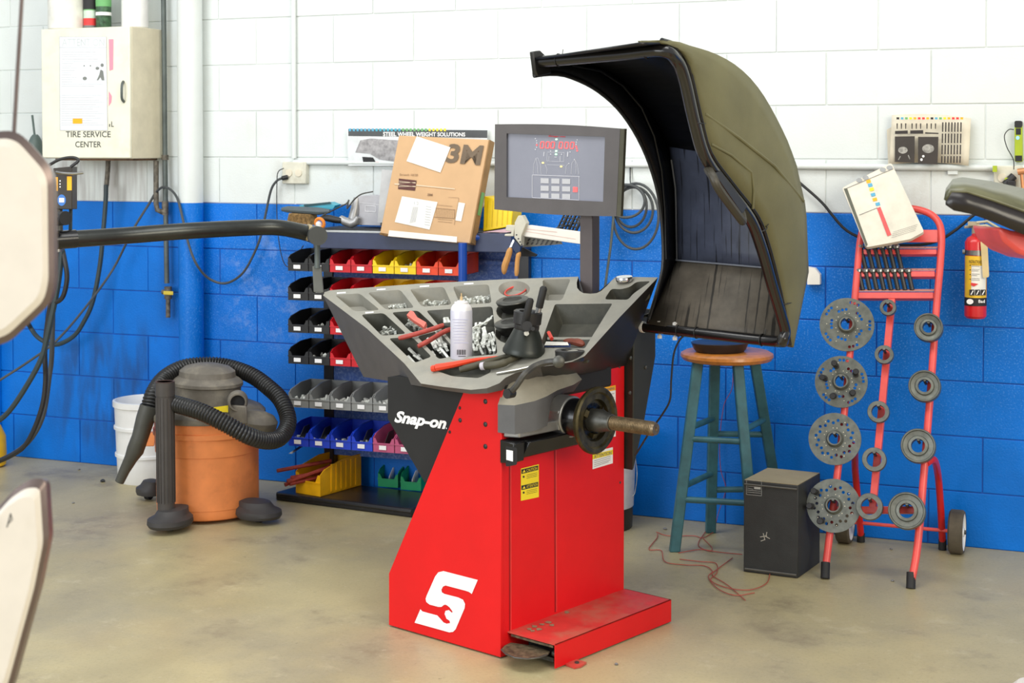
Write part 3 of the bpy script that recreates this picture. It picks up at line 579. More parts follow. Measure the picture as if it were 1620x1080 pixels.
# ================================================================== THINGS ON THE BALANCER
def PT_(px, py, o_=0): return PTY(px, py, o_)
base = PT_(730, 567, -.012)
t = thing('spray_can', 'plain white spray can with a barcode standing on the weight tray', 'spray can', base)
obj('can_body', B().lathe(base, UP, [(.031, 0), (.033, .003), (.033, .142), (.0325, .146)], 32), mat('can_white', (214, 214, 228), .35, .1, var=.02), t)
obj('can_shoulder', B().lathe(base, UP, [(.0325, .146), (.031, .153), (.027, .160), (.0215, .165), (.0215, .170), (.018, .171), (.014, .168), (.012, .174), (0, .175)], 28), mat('can_top_white', (232, 230, 232), .3), t)
obj('nozzle', B().cyl(base+UP*.174, base+UP*.186, .004, n=10).cyl(base+UP*.186, base+UP*.196, .0018, n=8), mat('nozzle_tan', (206, 176, 130), .5), t)
PC = onp(base+(_O-base).normalized()*.0335, V((_O.x-base.x, _O.y-base.y, 0)))
b = B(); [b.rect(PC, 723+i*1.35, 553, 723+i*1.35+(.5+.4*(i % 3 == 0)), 561, .0008) for i in range(11)]; b.rect(PC, 725, 563, 737, 564, .0008)
obj('barcode', b, ink, t, kind='stuff')
b = B(); [b.rect(PC, 716+(i % 3), 505+i*4.6, 741-(i % 4)*2, 505.9+i*4.6, .0006) for i in range(9)]; obj('can_print', b, mat('can_print_violet', (178, 178, 204), .5), t, kind='stuff')
# quick nut
qb = PT_(829, 560, .002); qa = (UP+MU*.1+MV*.03).normalized()
t = thing('quick_nut', 'black clamping nut with cup and two lever handles on the tray corner', 'clamp', qb)
blg = mat('worn_green_black', (44, 48, 44), .38, .3, var=.15)
obj('clamp_cup', B().lathe(qb, qa, [(.04, .004), (.06, 0), (.0635, .004), (.0635, .012), (.06, .02), (.037, .072), (.034, .076)], 36), blg, t)
obj('nut_body', B().lathe(qb, qa, [(.034, .07), (.037, .076), (.037, .088), (.041, .092), (.042, .125), (.037, .128), (.026, .126), (.024, .116), (0, .116)], 30), blk, t)
cq = lambda x, y, o_: MYy(x, y, (qb-M0).dot(MV)+o_)
obj('lever_handle', B().tube([cq(829, 516, -.035), cq(833, 500, -.04), cq(839, 475, -.045), cq(839.5, 472, -.045)], [.0105, .0112, .0105, .007], 14), rubber, t)
obj('lever_handle', B().tube([cq(853, 486, .02), cq(860, 456, .02), cq(860.5, 453, .02)], [.011, .011, .007], 14), rubber, t)
obj('lever_arm', B().tube([cq(846, 510, .01), cq(850, 498, .015), cq(853, 485, .02)], [.012, .009, .008], 10), steel, t)
obj('lever_cam', B().cyl(cq(834, 516, -.02), cq(834, 516, -.052), .015, n=18).cyl(cq(843, 520, -.02), cq(843, 520, -.05), .006, n=10), blk, t)
obj('bolt_head', B().cyl(cq(831, 527, -.03), cq(833, 527, -.045), .008, n=6), steel, t)
# pliers with red handles
t = thing('wheel_weight_pliers', 'pliers with worn red handles lying across the middle tray pockets', 'pliers', PT_(690, 532))
obj('handle', B().tube(cr([PT_(631, 535, .012), PT_(655, 529, .014), PT_(685, 520, .016), PT_(702, 514, .014)], 4), [.006]+[.0078]*11+[.0065], 10), pliers_r, t)
obj('handle', B().tube(cr([PT_(661, 548, .012), PT_(680, 538, .014), PT_(700, 526, .016), PT_(714, 520, .014)], 4), [.006]+[.0078]*11+[.0065], 10), pliers_r, t)
obj('plier_head', B().tube([PT_(702, 514, .012), PT_(718, 516, .012), PT_(734, 512, .012)], [.007, .014, .008], 8).tube([PT_(712, 521, .012), PT_(722, 515, .012)], .007, 8), dsteel, t)
b = B().tube([PT_(684, 583, .01), PT_(690, 582, .012)], [.010, .010], 8).tube([PT_(690, 581.5, .012), PT_(716, 577, .014), PT_(754, 569, .012), PT_(790, 564, .008)], [.011, .0095, .006, .003], 8)
one('plastic_lever', b, mat('bright_orange_red', (226, 66, 34), .4), 'bright orange-red plastic lever lying on the front lip of the tray', 'lever')
t = thing('olive_pliers', 'pliers with olive-black handles lying on the front lip of the tray', 'pliers', PT_(780, 578))
obj('handle', B().tube(cr([PT_(728, 585, .012), PT_(738, 582, .014), PT_(760, 576, .014), PT_(790, 566, .01), PT_(812, 561, .008)], 4), [.009]*3+[.0105]*8+[.007]*6, 12), olive, t)
obj('handle', B().tube(cr([PT_(765, 579, .016), PT_(790, 576, .018), PT_(806, 570, .016), PT_(822, 562, .01)], 4), [.0115]*7+[.009]*6, 12), olive, t)
obj('handle_tip', B().tube([PT_(761, 579.5, .016), PT_(767, 578.5, .017)], [.0115, .0125], 14), mat('pale_cap', (196, 190, 200), .45), t)
b = B().tube([PT_(786, 591, .004), PT_(820, 585, .006), PT_(845, 579, .006)], .004, 6); one('steel_rod', b, steel, 'thin steel rod lying along the front lip beside the spindle cover', 'rod')
# cones in the round holders
for nm, cx, cy, lb in (('centering_cone', 813, 487, 'black centering cone in the upper round tray holder'), ('centering_cone', 811, 523, 'black centering cone in the lower round tray holder behind the clamping nut')):
    c = PT_(cx, cy+6, -.018); t = thing(nm, lb, 'cone', c)
    obj('cone_body', B().lathe(c, TN*.5+UP*.5, [(.02, .0), (.034, .004), (.05, .03), (.052, .036), (.048, .04), (.03, .04), (.027, .03), (.027, .004)], 32), mat('greased_black', (30, 30, 28), .4, .3, var=.25, vs=60), t)
    obj('cone_rim', B().lathe(c, TN*.5+UP*.5, [(.045, .0405), (.0515, .0375), (.0525, .036), (.0515, .039), (.045, .042), (.031, .042), (.030, .0405)], 32), dsteel, t)
c = PT_(816, 461, -.022); one('red_ring', B().lathe(c, TN, [(.034, 0), (.038, 0), (.039, .004), (.037, .006), (.034, .005), (.034, 0)], 28), mat('dull_red_ring', (214, 84, 74), .5), 'red ring lying in the topmost round tray holder', 'ring')
# small things in the pockets
b = B().prism([PT_(x, y, .004) for x, y in ((645, 503), (651, 496), (656, 498), (662, 507), (676, 515), (672, 523), (668, 519), (655, 511))], TN*.012); one('pink_clip_tool', b, mat('pale_red_plastic', (222, 110, 96), .5), 'pale red plastic tool in the second-row middle tray pocket', 'tool')
b = B().hexa([PT_(*p, -.014) for p in ((864, 542), (902, 543), (903, 549), (862, 549))]+[PT_(*p, -.005) for p in ((864, 542), (902, 543), (903, 549), (862, 549))]); one('notebook', b, mat('navy_cover', (34, 52, 98), .5), 'dark blue notebook at the bottom of the large tray pocket', 'notebook')
b = B().hexa([PT_(*p, -.0045) for p in ((864, 540), (898, 541), (900, 546), (861, 546))]+[PT_(*p, -.002) for p in ((864, 540), (898, 541), (900, 546), (861, 546))]); one('folded_paper', b, paper, 'folded white paper on the dark blue notebook in the large tray pocket', 'paper')
b = B().tube(cr([PT_(892, 538.5, -.006), PT_(905, 540, -.004), PT_(916, 542, -.003), PT_(924, 545, -.004)], 4), [.003, .006, .008, .009, .01, .01, .011, .012, .012, .012, .010, .008, .004], 8); one('leather_scrap', b, mat('red_brown_leather', (122, 60, 42), .6, var=.15), 'red-brown leather piece in the large tray pocket', 'leather piece')
b = B().tube([PT_(868, 526, -.006), PT_(873, 536, -.006)], .006, 6); one('plastic_scrap', b, mat('signal_red', (230, 60, 40), .4), 'small bright red piece at the left of the large tray pocket', 'cap')
c = PT_(988, 445, .001); one('jar_lid', B().lathe(c, UP+TN*.4, [(.022, 0), (.026, .001), (.027, .012), (.025, .0155), (0, .0155)], 28), chrome, 'round silver lid on the upper right corner of the tray', 'lid')
b = B().hexa([PT_(*p, -.045) for p in ((1003, 468), (1016, 462), (1020, 452), (1010, 454))]+[PT_(*p, -.038) for p in ((1003, 468), (1016, 462), (1020, 452), (1010, 454))]); one('parts_card', b, paper, 'small white card lying in the pocket beside the silver lid', 'card')
# wheel weights, each one a thing
rw = random.Random(11)
ws = obj('stick_weight', B().box((0, 0, 0), (.0078, .0035, .066)), silver, None, local=True, smooth=0, bevel=.0008)
wc = B(); wc.box((0, 0, .003), (.006, .006, .022)); wc.prism([(-.003, .003, .002), (-.003, .007, .004), (-.003, .007, .010), (-.003, .003, .012)], (.006, 0, 0)); wc = obj('clip_weight', wc, silver_d, None, local=True, smooth=0)
def place_weight(src, name, p0, d, n, sc, label, group):
    o = src.copy(); COL.objects.link(o); o.name = name; d = d.normalized(); x = n.cross(d).normalized(); n2 = d.cross(x)
    M = Matrix((x, n2, d)).transposed().to_4x4(); M = Matrix.Translation(p0) @ M @ Matrix.Diagonal((sc[0], sc[1], sc[2], 1)); o.matrix_basis = M
    o['label'] = label; o['category'] = 'wheel weight'; o['group'] = group; return o
def sticks(n, xs, ys, ang, offs, lab, grp, ln=(.95, 1.3)):
    for i in range(n):
        x = rw.uniform(*xs); y = rw.uniform(*ys); a_ = math.radians(rw.uniform(*ang)); p = PT_(x, y, rw.uniform(*offs)); q = PT_(x+math.sin(a_)*10, y-math.cos(a_)*10, rw.uniform(*offs))
        place_weight(ws, 'stick_weight', p, q-p, TN, (1, 1, rw.uniform(*ln)), lab, grp)
sticks(40, (748, 783), (522, 550), (-28, 16), (-.036, -.012), 'long pale stick-on wheel weight in the pile right of the spray can', 'stick weights right of the spray can')
sticks(10, (700, 713), (500, 520), (-60, -10), (-.045, -.02), 'long pale stick-on wheel weight behind and left of the spray can', 'stick weights left of the spray can')
sticks(7, (750, 775), (505, 516), (35, 62), (-.03, -.006), 'long pale stick-on wheel weight crossing over the pile right of the spray can', 'stick weights crossing over')
sticks(22, (684, 706), (540, 560), (-48, -12), (-.045, -.008), 'pale stick-on wheel weight in the pocket below the red plier handles', 'stick weights below the red pliers')
sticks(6, (645, 668), (558, 570), (-62, -35), (-.065, -.04), 'dull stick-on wheel weight in the front left tray pocket', 'stick weights in the front left pocket')
def clips(n, P_, offs, lab, grp, sz=1):
    for i in range(n):
        t_ = rw.random(); s_ = rw.random(); (x0, y0), (x1, y1), h = P_; x = x0+(x1-x0)*t_; y = y0+(y1-y0)*t_+h*(s_-.5)
        d = V((rw.uniform(-1, 1), rw.uniform(-1, 1), rw.uniform(-.5, .5))); k = rw.uniform(.7, 1.2)*sz
        place_weight(wc, 'clip_weight', PT_(x, y, rw.uniform(*offs)), d, TN, (k, k, k), lab, grp)
clips(20, ((613, 487), (652, 484), 4), (-.042, -.028), 'small bare metal clip-on weight in the second pocket of the back row', 'clip weights, second back pocket')
clips(24, ((668, 482), (712, 478), 4), (-.042, -.026), 'small bare metal clip-on weight in the third pocket of the back row', 'clip weights, third back pocket')
clips(26, ((730, 478), (777, 473), 8), (-.038, -.018), 'bare metal clip-on weight in the fourth pocket of the back row', 'clip weights, fourth back pocket', 1.25)
clips(22, ((606, 526), (638, 521), 8), (-.052, -.03), 'bare metal clip-on weight in the left pocket of the second row', 'clip weights, left second-row pocket', 1.2)
clips(26, ((645, 516), (686, 516), 9), (-.048, -.02), 'bare metal clip-on weight around the pale red tool', 'clip weights round the pale red tool', 1.2)
clips(10, ((720, 566), (733, 563), 3), (-.02, -.002), 'small clip-on weight lying at the foot of the spray can', 'clip weights at the spray can')
for o in (ws, wc): bpy.data.objects.remove(o)
# ================================================================== BIN RACK
RA = math.radians(3); RO = V((-3.235, -.31, 0)); RM = Matrix.Translation(RO) @ Matrix.Rotation(RA, 4, 'Z')
def RL(x, y, z): return RM @ V((x, y, z))
def rbox(b, a, c): 
    p = [V((x, y, z)) for x, y, z in ((a[0], a[1], a[2]), (c[0], a[1], a[2]), (c[0], c[1], a[2]), (a[0], c[1], a[2]), (a[0], a[1], c[2]), (c[0], a[1], c[2]), (c[0], c[1], c[2]), (a[0], c[1], c[2]))]
    return b.hexa([RM @ q for q in p])
rack = thing('bin_rack', 'blue and black steel rack holding rows of small coloured plastic bins', 'rack', RO, RA)
for x in (.055, .93): obj('upright', rbox(B(), (x, .215, .02), (x+.045, .255, 1.07)), rack_k, rack, bevel=.003)
for z0, z1 in ((.16, .42), (.44, .74), (.76, 1.05)): obj('louver_panel', rbox(B(), (.1, .222, z0), (.93, .232, z1)), rack_b, rack)
for z in (.958, .837, .703, .574, .394, .233): obj('louver', rbox(rbox(B(), (.10, .208, z+.045), (.93, .222, z+.052)), (.1, .208, z+.03), (.93, .211, z+.052)), rack_b, rack)
obj('top_shelf', rbox(B(), (.12, -.01, 1.055), (.98, .24, 1.13)), mat('shelf_slate_blue', (50, 60, 92), .4, var=.1), rack, bevel=.003)
obj('shelf_liner', rbox(B(), (.12, 0, 1.13), (.98, .24, 1.134)), mat('shelf_dark_liner', (40, 42, 44), .6), rack)
obj('shelf_edge', rbox(B(), (.13, -.012, 1.122), (.58, -.008, 1.13)), mat('worn_white_edge', (190, 196, 200), .5), rack)
b0 = [PZ(436, 791, .0), PZ(652, 819, .0), PZ(790, 800, 0), PZ(500, 758, 0)]; b0[2] = b0[1]+V((.02, .27, 0)); b0[3] = b0[0]+V((.05, .27, 0))
obj('base', B().prism(b0, UP*.035), rack_k, rack, bevel=.006)
obj('base_front_edge', B().tube([b0[0]+UP*.026+V((.01, -.002, 0)), b0[1]+UP*.026+V((0, -.002, 0))], .009, 10), rack_k, rack)
for y0 in (.02,): obj('brace', B().hexa([RL(x, y, z) for x, y, z in ((.05, .05, .24), (.065, .05, .24), (.065, .06, .24), (.05, .06, .24), (.0, .0, .20), (.015, 0, .20), (.015, .01, .20), (0, .01, .20))]), steel, rack)
def make_bin(kind, w, L, h, lip, label, lab=True):
    """open-fronted stacking bin at the origin: x across, y back, z up"""
    o = bpy.data.objects.new(kind, None); COL.objects.link(o); o.empty_display_size = .02; WM[o.name] = Matrix(); return o
def bin_parts(root, w, L, h, lip, mt, label_w=True, ribs=False):
    b = B(); pr = [(0, 0), (L, 0), (L, h), (.55*L, h), (.1*L, .80*h), (0, .66*h)]
    for x0, s_ in ((0, 1), (w, -1)): b.prism([(x0, y, z) for y, z in pr], (.0028*s_, 0, 0))
    b.box2((0, 0, 0), (w, L, .003)); b.box2((0, L-.003, 0), (w, L, h))
    b.prism([(0, 0, 0), (w, 0, 0), (w, -.001, .64*h), (w*.90, -.001, .64*h), (w*.80, -.001, lip), (w*.2, -.001, lip), (w*.10, -.001, .64*h), (0, -.001, .64*h)], (0, .003, 0))
    b.box2((-.001, -.004, lip-.004), (w+.001, 0, lip)); 
    for x0 in (0, w): b.prism([(x0-.002, .1*L, .80*h), (x0-.002, .55*L, h), (x0-.002, L, h), (x0-.002, L, h-.004), (x0-.002, .55*L, h-.004), (x0-.002, .1*L, .8*h-.004)], (.004, 0, 0))
    if ribs:
        for i in range(6): b.box2((w, .25*L+i*.12*L, .01), (w+.003, .29*L+i*.12*L, h-.012))
    obj('bin_shell', b, mt, root, local=True, smooth=0)
    if label_w: obj('bin_label', B().box2((w*.3, -.0052, lip*.28), (w*.64, -.004, lip*.74)), wht, root, local=True, smooth=0)
def bin_at(color, ix, z, label, group, w=.092, L=.205, h=.082, fill=None, divider=False, lw=True):
    M = RM @ Matrix.Translation((ix*.0958, 0, z))
    o = bpy.data.objects.new('storage_bin', None); COL.objects.link(o); o.matrix_basis = M; WM[o.name] = M; o['label'] = label; o['category'] = 'bin'; o['group'] = group
    key = (color, w, L, h, lw)
    if key in BINS:
        for ch in BINS[key]: c = ch.copy(); COL.objects.link(c); c.parent = o
    else:
        bin_parts(o, w, L, h, h*.42, binM[color], lw); BINS[key] = list(o.children)
    if divider: obj('divider', B().prism([(w*.5, .01, .004), (w*.5, .10, .004), (w*.5, .10, h*.85), (w*.5, .05, h*.85), (w*.5, .01, h*.45)], (.002, 0, 0)), blk, o, local=True, smooth=0)
    if fill:
        n, mt_ = fill; rr = random.Random(int(ix*7+z*1000)); b = B()
        for i in range(n):
            R_ = Euler((rr.uniform(0, 3), rr.uniform(0, 3), rr.uniform(0, 3))).to_matrix(); b.box((rr.uniform(.012, w-.012), rr.uniform(.012, L*.6), .01+rr.uniform(0, .024)), (rr.uniform(.006, .012), rr.uniform(.006, .012), rr.uniform(.012, .024)), R_)
        b.v = [M @ p for p in b.v]; one('small_fittings', b, mt_, 'small metal fittings heaped in the '+label.split(' in the ')[0], 'fittings', kind='stuff', smooth=0)
    return o
BINS = {}
bpy.context.view_layer.update()
ordn = ['first', 'second', 'third', 'fourth', 'fifth', 'sixth', 'seventh', 'eighth']
cols1 = ['black', 'black', 'red', 'red', 'yellow', 'yellow', 'orange', 'orange']; nth = {}
for i, c in enumerate(cols1):
    side_ = 'left' if i % 2 == 0 else 'right'
    bin_at(c, i, .958, f'{side_} one of the two {c} bins in the top row of the rack', 'bins in the top row', fill=(16, silver_d) if i in (1, 5) else None)
for i, c in enumerate(cols1[:7]):
    side_ = 'left' if i % 2 == 0 else 'right'
    bin_at(c, i, .837, (f'{side_} one of the two {c} bins in the second row from the top' if i < 6 else 'orange bin in the second row from the top'), 'bins in the second row', fill=(14, silver_d) if i == 1 else None)
for i, c in enumerate(cols1[:4]):
    side_ = 'left' if i % 2 == 0 else 'right'
    bin_at(c, i, .703, f'{side_} one of the two {c} bins in the third row from the top', 'bins in the third row', fill=(18, silver_d) if i == 1 else None)
    bin_at(c, i, .574, f'{side_} one of the two {c} bins in the fourth row from the top', 'bins in the fourth row', fill=(18, silver_d) if i == 1 else None)
for i in range(5): bin_at('grey', i, .394, f'{ordn[i]} grey bin from the left in the grey row', 'grey bins', fill=(34, silver), h=.088, L=.205)
for i in range(6):
    c = 'blue' if i < 4 else 'pink'
    lb_ = (f'{ordn[i]} blue bin from the left in the blue row' if i < 4 else f'{("left", "right")[i-4]} one of the two pink bins beside the blue ones')
    bin_at(c, i, .233, lb_, 'blue and pink bins', fill=(24, silver_d) if i < 4 else None, divider=i != 2, h=.088, L=.205)
# green bins and the big yellow bin on the rack base
def floor_bin(name, p, rz, w, L, h, color, label, group=None, ribs=False, lw=False, divider=False):
    M = Matrix.Translation(p) @ Matrix.Rotation(rz, 4, 'Z'); o = bpy.data.objects.new(name, None); COL.objects.link(o); o.matrix_basis = M; WM[o.name] = M
    o['label'] = label; o['category'] = 'bin'
    if group: o['group'] = group
    bin_parts(o, w, L, h, h*.42, binM[color], lw, ribs)
    if divider: obj('divider', B().prism([(w*.5, .01, .004), (w*.5, .1, .004), (w*.5, .1, h*.85), (w*.5, .05, h*.85), (w*.5, .01, h*.5)], (.002, 0, 0)), wht, o, local=True, smooth=0)
    return o
g1 = PZ(598, 769, .036); g2 = PZ(634, 774, .036)
floor_bin('storage_bin', g1, RA, .092, .15, .085, 'green', 'left one of the two green bins on the rack base', 'green bins', divider=True)
floor_bin('storage_bin', g2, RA, .092, .15, .085, 'green', 'right one of the two green bins on the rack base', 'green bins', divider=True)
MATS['yellow_bin_big'] = mat('yellow_bin_big', (240, 178, 10), .42, var=.06, dirt=((150, 104, 24), .25, 10)); binM['amber'] = MATS['yellow_bin_big']
yb_ = PZ(468, 779, .036); rzY = math.radians(-12); yo = floor_bin('storage_bin', yb_, rzY, .135, .26, .135, 'amber', 'large yellow bin holding rusty red sticks at the foot of the rack', None, ribs=True)
MYB = WM[yo.name]; rr = random.Random(4)
for i, (x0, z0, x1, z1) in enumerate(((.03, .075, .09, .07), (.02, .06, .1, .085), (.045, .05, .10, .06), (.03, .045, .08, .09), (.055, .06, .12, .10), (.01, .10, .08, .11))):
    b = B(); b.tube([MYB @ V((x0-.005-.008*i, -.055-.004*i, z0)), MYB @ V((x1, .13, z1+.01))], .0085, 8); one('rusty_stick', b, rust, ('lowest', 'short', 'middle', 'upper', 'rearmost', 'topmost')[i]+' rusty red stick poking out of the large yellow bin', 'stick', 'rusty sticks in the yellow bin')
# ---- things on top of the rack
def shelf_pt(px, py, y=.12): return onp(RL(0, y, 0), RM.to_3x3() @ V((0, 1, 0)))(px, py)
t = thing('wall_brush', 'grey-backed hand brush with straw bristles on the rack top', 'brush', shelf_pt(480, 352)); 
obj('brush_back', B().tube([shelf_pt(446, 331), shelf_pt(455, 331), shelf_pt(505, 334), shelf_pt(522, 334)], [.008, .014, .016, .008], 10), mat('slate_plastic', (84, 96, 102), .5), t)
b = B(); q = [shelf_pt(x, y, .10) for x, y in ((457, 337), (487, 339), (490, 356), (454, 350))]; b.prism(q, MV*.05); obj('bristles', b, bristle, t)
b = B(); [b.tube([shelf_pt(457+i*2, 339+(i % 3)*.2, .098), shelf_pt(455+i*2.2+rr.uniform(-1, 1), 352+rr.uniform(-2, 4), .095)], .0012, 4) for i in range(16)]; obj('bristle_tuft', b, bristle, t, kind='stuff')
b = B().prism([shelf_pt(x, y, .15) for x, y in ((473, 325), (520, 321), (530, 325), (527, 330), (515, 333), (478, 331))], V((0, .05, .004))); one('dustpan', b, cyan, 'bright cyan dustpan lying behind the hand brush', 'dustpan')
b = B().prism([shelf_pt(x, y, .145) for x, y in ((480, 324), (520, 320), (523, 322), (482, 327))], V((0, .01, .002))); one('dark_strip', b, mat('dark_teal_strip', (22, 70, 78), .5), 'dark teal strip along the dustpan edge', 'strip')
t = thing('air_gun', 'silver air tool with black grip lying on the rack top beside the grey box', 'air tool', shelf_pt(550, 355))
obj('tool_head', B().tube([shelf_pt(x, y, .08) for x, y in ((538, 345), (545, 350), (556, 353), (563, 350), (567, 343))], [.014, .018, .02, .019, .012], 14), alu, t)
obj('tool_barrel', B().tube([shelf_pt(558, 347, .09), shelf_pt(562, 330, .10), shelf_pt(565, 313, .11)], [.02, .019, .014], 14), alu, t)
obj('tool_grip', B().tube([shelf_pt(x, y, .07) for x, y in ((511, 344), (520, 345), (533, 348), (540, 349))], [.012, .015, .014, .012], 12), blk, t)
obj('tool_cable', B().tube(cr([shelf_pt(x, y, .06) for x, y in ((500, 350), (512, 340), (530, 331), (548, 322), (552, 316), (549, 330), (560, 316), (572, 307), (590, 303))], 5), .003, 6), dsteel, t)
b = B(); q = [shelf_pt(x, y, .10) for x, y in ((567, 309), (602, 309), (602, 357), (567, 356))]; b.prism(q, V((.01, .09, 0))); gb = one('grey_box', b, mat('pale_grey_plastic', (186, 186, 192), .5), 'pale grey plastic box with an empty label holder on the rack top', 'box', bevel=.002)
b = B(); Pq = onp(RL(0, .10, 0), RM.to_3x3() @ V((0, 1, 0))); b.pl(Pq, [(578, 325), (594, 326), (594, 335), (578, 334), (578, 325)], 1, .002); b.pl(Pq, [(568, 320), (601, 324)], .7, .001); obj('label_holder', b, mat('holder_light', (224, 224, 228), .4), gb)
b = B(); q = [shelf_pt(x, y, .06) for x, y in ((604, 268), (622, 270), (608, 352), (597, 352))]; b.prism(q, V((.0, .02, 0))); one('leaning_panel', b, mat('frame_grey', (196, 198, 200), .5), 'pale grey upright frame edge leaning beside the carton', 'frame')
b = B(); c = shelf_pt(506, 353, -.05); ring = [c+(V((math.cos(a_*PI/8), -.25*math.sin(a_*PI/8), math.sin(a_*PI/8)))*.019) for a_ in range(16)]; b.tube(ring, .007, 8, closed=True); one('orange_ring', b, mat('orange_rubber', (236, 140, 50), .5), 'orange rubber ring perched by the end of the swing arm', 'ring')
b = B(); b.lathe(c+V((-.004, -.002, -.018)), UP, [(.012, 0), (.013, .018), (.006, .026), (0, .026)], 14); one('white_knob', b, white, 'small white knob inside the orange rubber ring', 'knob')
# carton
cq = [PY(600.5, 371, -.345), PY(743, 385, -.33), PY(773.5, 221, -.25), PY(631, 214, -.27)]
cn = (cq[1]-cq[0]).cross(cq[3]-cq[0]).normalized(); cn = cn if cn.y > 0 else -cn
t = thing('carton', 'brown cardboard carton printed 3M tilted against the rack top', 'carton', (cq[0]+cq[1])/2)
obj('carton_box', B().hexa([cq[0], cq[1], cq[1]+cn*.06, cq[0]+cn*.06, cq[3], cq[2], cq[2]+cn*.06, cq[3]+cn*.06]), card, t, bevel=.003)
cq0 = cq[0]; u1 = (cq[1]-cq[0]); u2 = (cq[3]-cq[0]); PK = onp(cq0, cn)
obj('carton_side', B().pp(PK, [(744, 385), (774, 221), (774.5, 221), (744.5, 385)], .0) .hexa([cq[1]+u1*.002, cq[1]+u1*.012+UP*.005, cq[1]+u1*.012+cn*.055, cq[1]+u1*.002+cn*.06, cq[2]+u1*.002, cq[2]+u1*.012, cq[2]+u1*.012+cn*.055, cq[2]+u1*.002+cn*.06]), card_d, t)
kx = lambda x, y: (600+x/5.4, 190+y/5.4)
def kk(l): return [kx(*p) for p in l]
b = B(); text(b, PK, '3M', kk([(590, 200), (893, 215), (868, 388), (565, 362)]), .032, .0015, .05); obj('lettering', b, mat('carton_grey_ink', (112, 96, 78), .7), t)
obj('paper_label', B().pp(PK, kk([(320, 138), (608, 232), (522, 447), (232, 350)]), .002), paper, t)
lb_ = obj('shipping_label', B().pp(PK, kk([(195, 650), (498, 700), (430, 935), (132, 870)]), .002), paper, t)
b = B()
for i in range(6): b.pl(PK, kk([(262+i*9, 880-i*2), (290+i*8, 740)]), .7, .003)
for i in range(8): b.pl(PK, kk([(385+i*2, 890-i*22), (432+i*2, 898-i*22)]), .9, .003)
b.pl(PK, kk([(300, 695), (300, 720)]), 1, .003).pl(PK, kk([(318, 698), (330, 698), (330, 722), (318, 722)]), .8, .003); obj('label_print', b, ink_l, lb_, kind='stuff')
b = B(); b.pl(PK, kk([(480, 750), (645, 765), (640, 840), (468, 828)]), .7, .002); [b.pl(PK, kk([(490+i*14, 758+i), (484+i*14, 828+i)]), .4, .002) for i in range(11)]; b.pl(PK, kk([(590, 658), (680, 664), (640, 895)]), .45, .002)
for y in (730, 850, 870): b.pl(PK, kk([(500, y-6), (625, y+6)]), .5, .002)
obj('carton_print', b, mat('carton_brown_ink', (140, 110, 80), .7), t, kind='stuff')
b = B().pp(PK, kk([(168, 498), (318, 515), (305, 602), (160, 588)]), .0015); obj('dark_red_patch', b, mat('maroon_print', (92, 52, 48), .7), t)
b = B(); [b.pl(PK, kk([(165, 520+i*16), (312, 530+i*16+(-14 if i % 2 else 8))]), .7, .0022) for i in range(4)]; b.pl(PK, kk([(315, 555), (645, 588)]), 1.5, .0022).pl(PK, kk([(130, 545), (170, 548)]), 2, .0022); obj('scratch', b, mat('torn_paper', (226, 206, 178), .8), t)
b = B(); text(b, PK, 'Scratch 10/20', kk([(175, 455), (330, 460), (328, 478), (173, 473)]), 0, .002); text(b, PK, '3M', kk([(412, 625), (455, 628), (452, 648), (409, 645)]), .03, .002); obj('small_print', b, mat('carton_brown_ink', (140, 110, 80)), t)
obj('white_tape', B().pp(PK, kk([(85, 940), (665, 995), (662, 1045), (75, 990)]), .002), paper, t); obj('white_strip', B().pp(PK, kk([(678, 702), (733, 710), (700, 864), (650, 856)]), .002), paper, t)
obj('green_tape', B().prism([cq[1].lerp(cq[2], t_)+u1*.014+cn*.012 for t_ in (.28, .50)]+[cq[1].lerp(cq[2], t_)+u1*.014+cn*.045 for t_ in (.50, .28)], u1*.002), green_p, t)
obj('torn_corner', B().prism([cq[0]-cn*.001+u1*.0, cq[0]-cn*.001+u1*.10, cq[0]-cn*.001+u1*.10+u2*.015, cq[0]-cn*.001+u2*.02], cn*.0), card_d, t)
# blue stand carrying the carton, yellow bin behind
t = thing('blue_stand', 'blue painted tube stand rising behind the weight tray under the carton', 'stand', PY(732, 500, -.33)*V((1, 1, 0)) if False else V((PY(732, 400, -.34).x, -.34, 0)))
pb = PY(732, 400, -.34)
obj('post', B().cyl((pb.x, -.34, 0), (pb.x, -.34, PY(732, 384, -.34).z), .017, n=18), post_b, t)
obj('cross_tube', B().cyl(PY(730, 376, -.30), PY(806, 375, -.20), .015, n=16), post_b, t)
for a_ in range(3): obj('foot', B().cyl((pb.x, -.34, .02), (pb.x+.16*math.cos(a_*2.1+.4), -.34+.16*math.sin(a_*2.1+.4), .014), .014, n=12), post_b, t)
q = [shelf_pt(x, y, .05) for x, y in ((766, 310), (812, 322), (809, 358), (764, 366))]
b = B().prism(q, V((.0, .10, 0))); yb2 = one('yellow_box', b, binM['yellow'], 'yellow plastic bin behind the carton beside the monitor', 'bin', bevel=.003)
b = B(); Pq2 = onp(RL(0, .05, 0), RM.to_3x3() @ V((0, 1, 0))); [b.pl(Pq2, [(772+i*8, 318), (770+i*8, 360-i*1)], 1, .002) for i in range(5)]; obj('rib', b, mat('yellow_rib', (222, 190, 6), .45), yb2)
b = B(); q = [shelf_pt(x, y, .0) for x, y in ((764, 367), (812, 360), (812, 366), (764, 373))]; one('red_white_strip', b.prism(q, V((0, .03, 0))), mat('pale_rose_strip', (214, 176, 184), .5), 'pale strip lying under the yellow bin by the cross tube', 'strip')
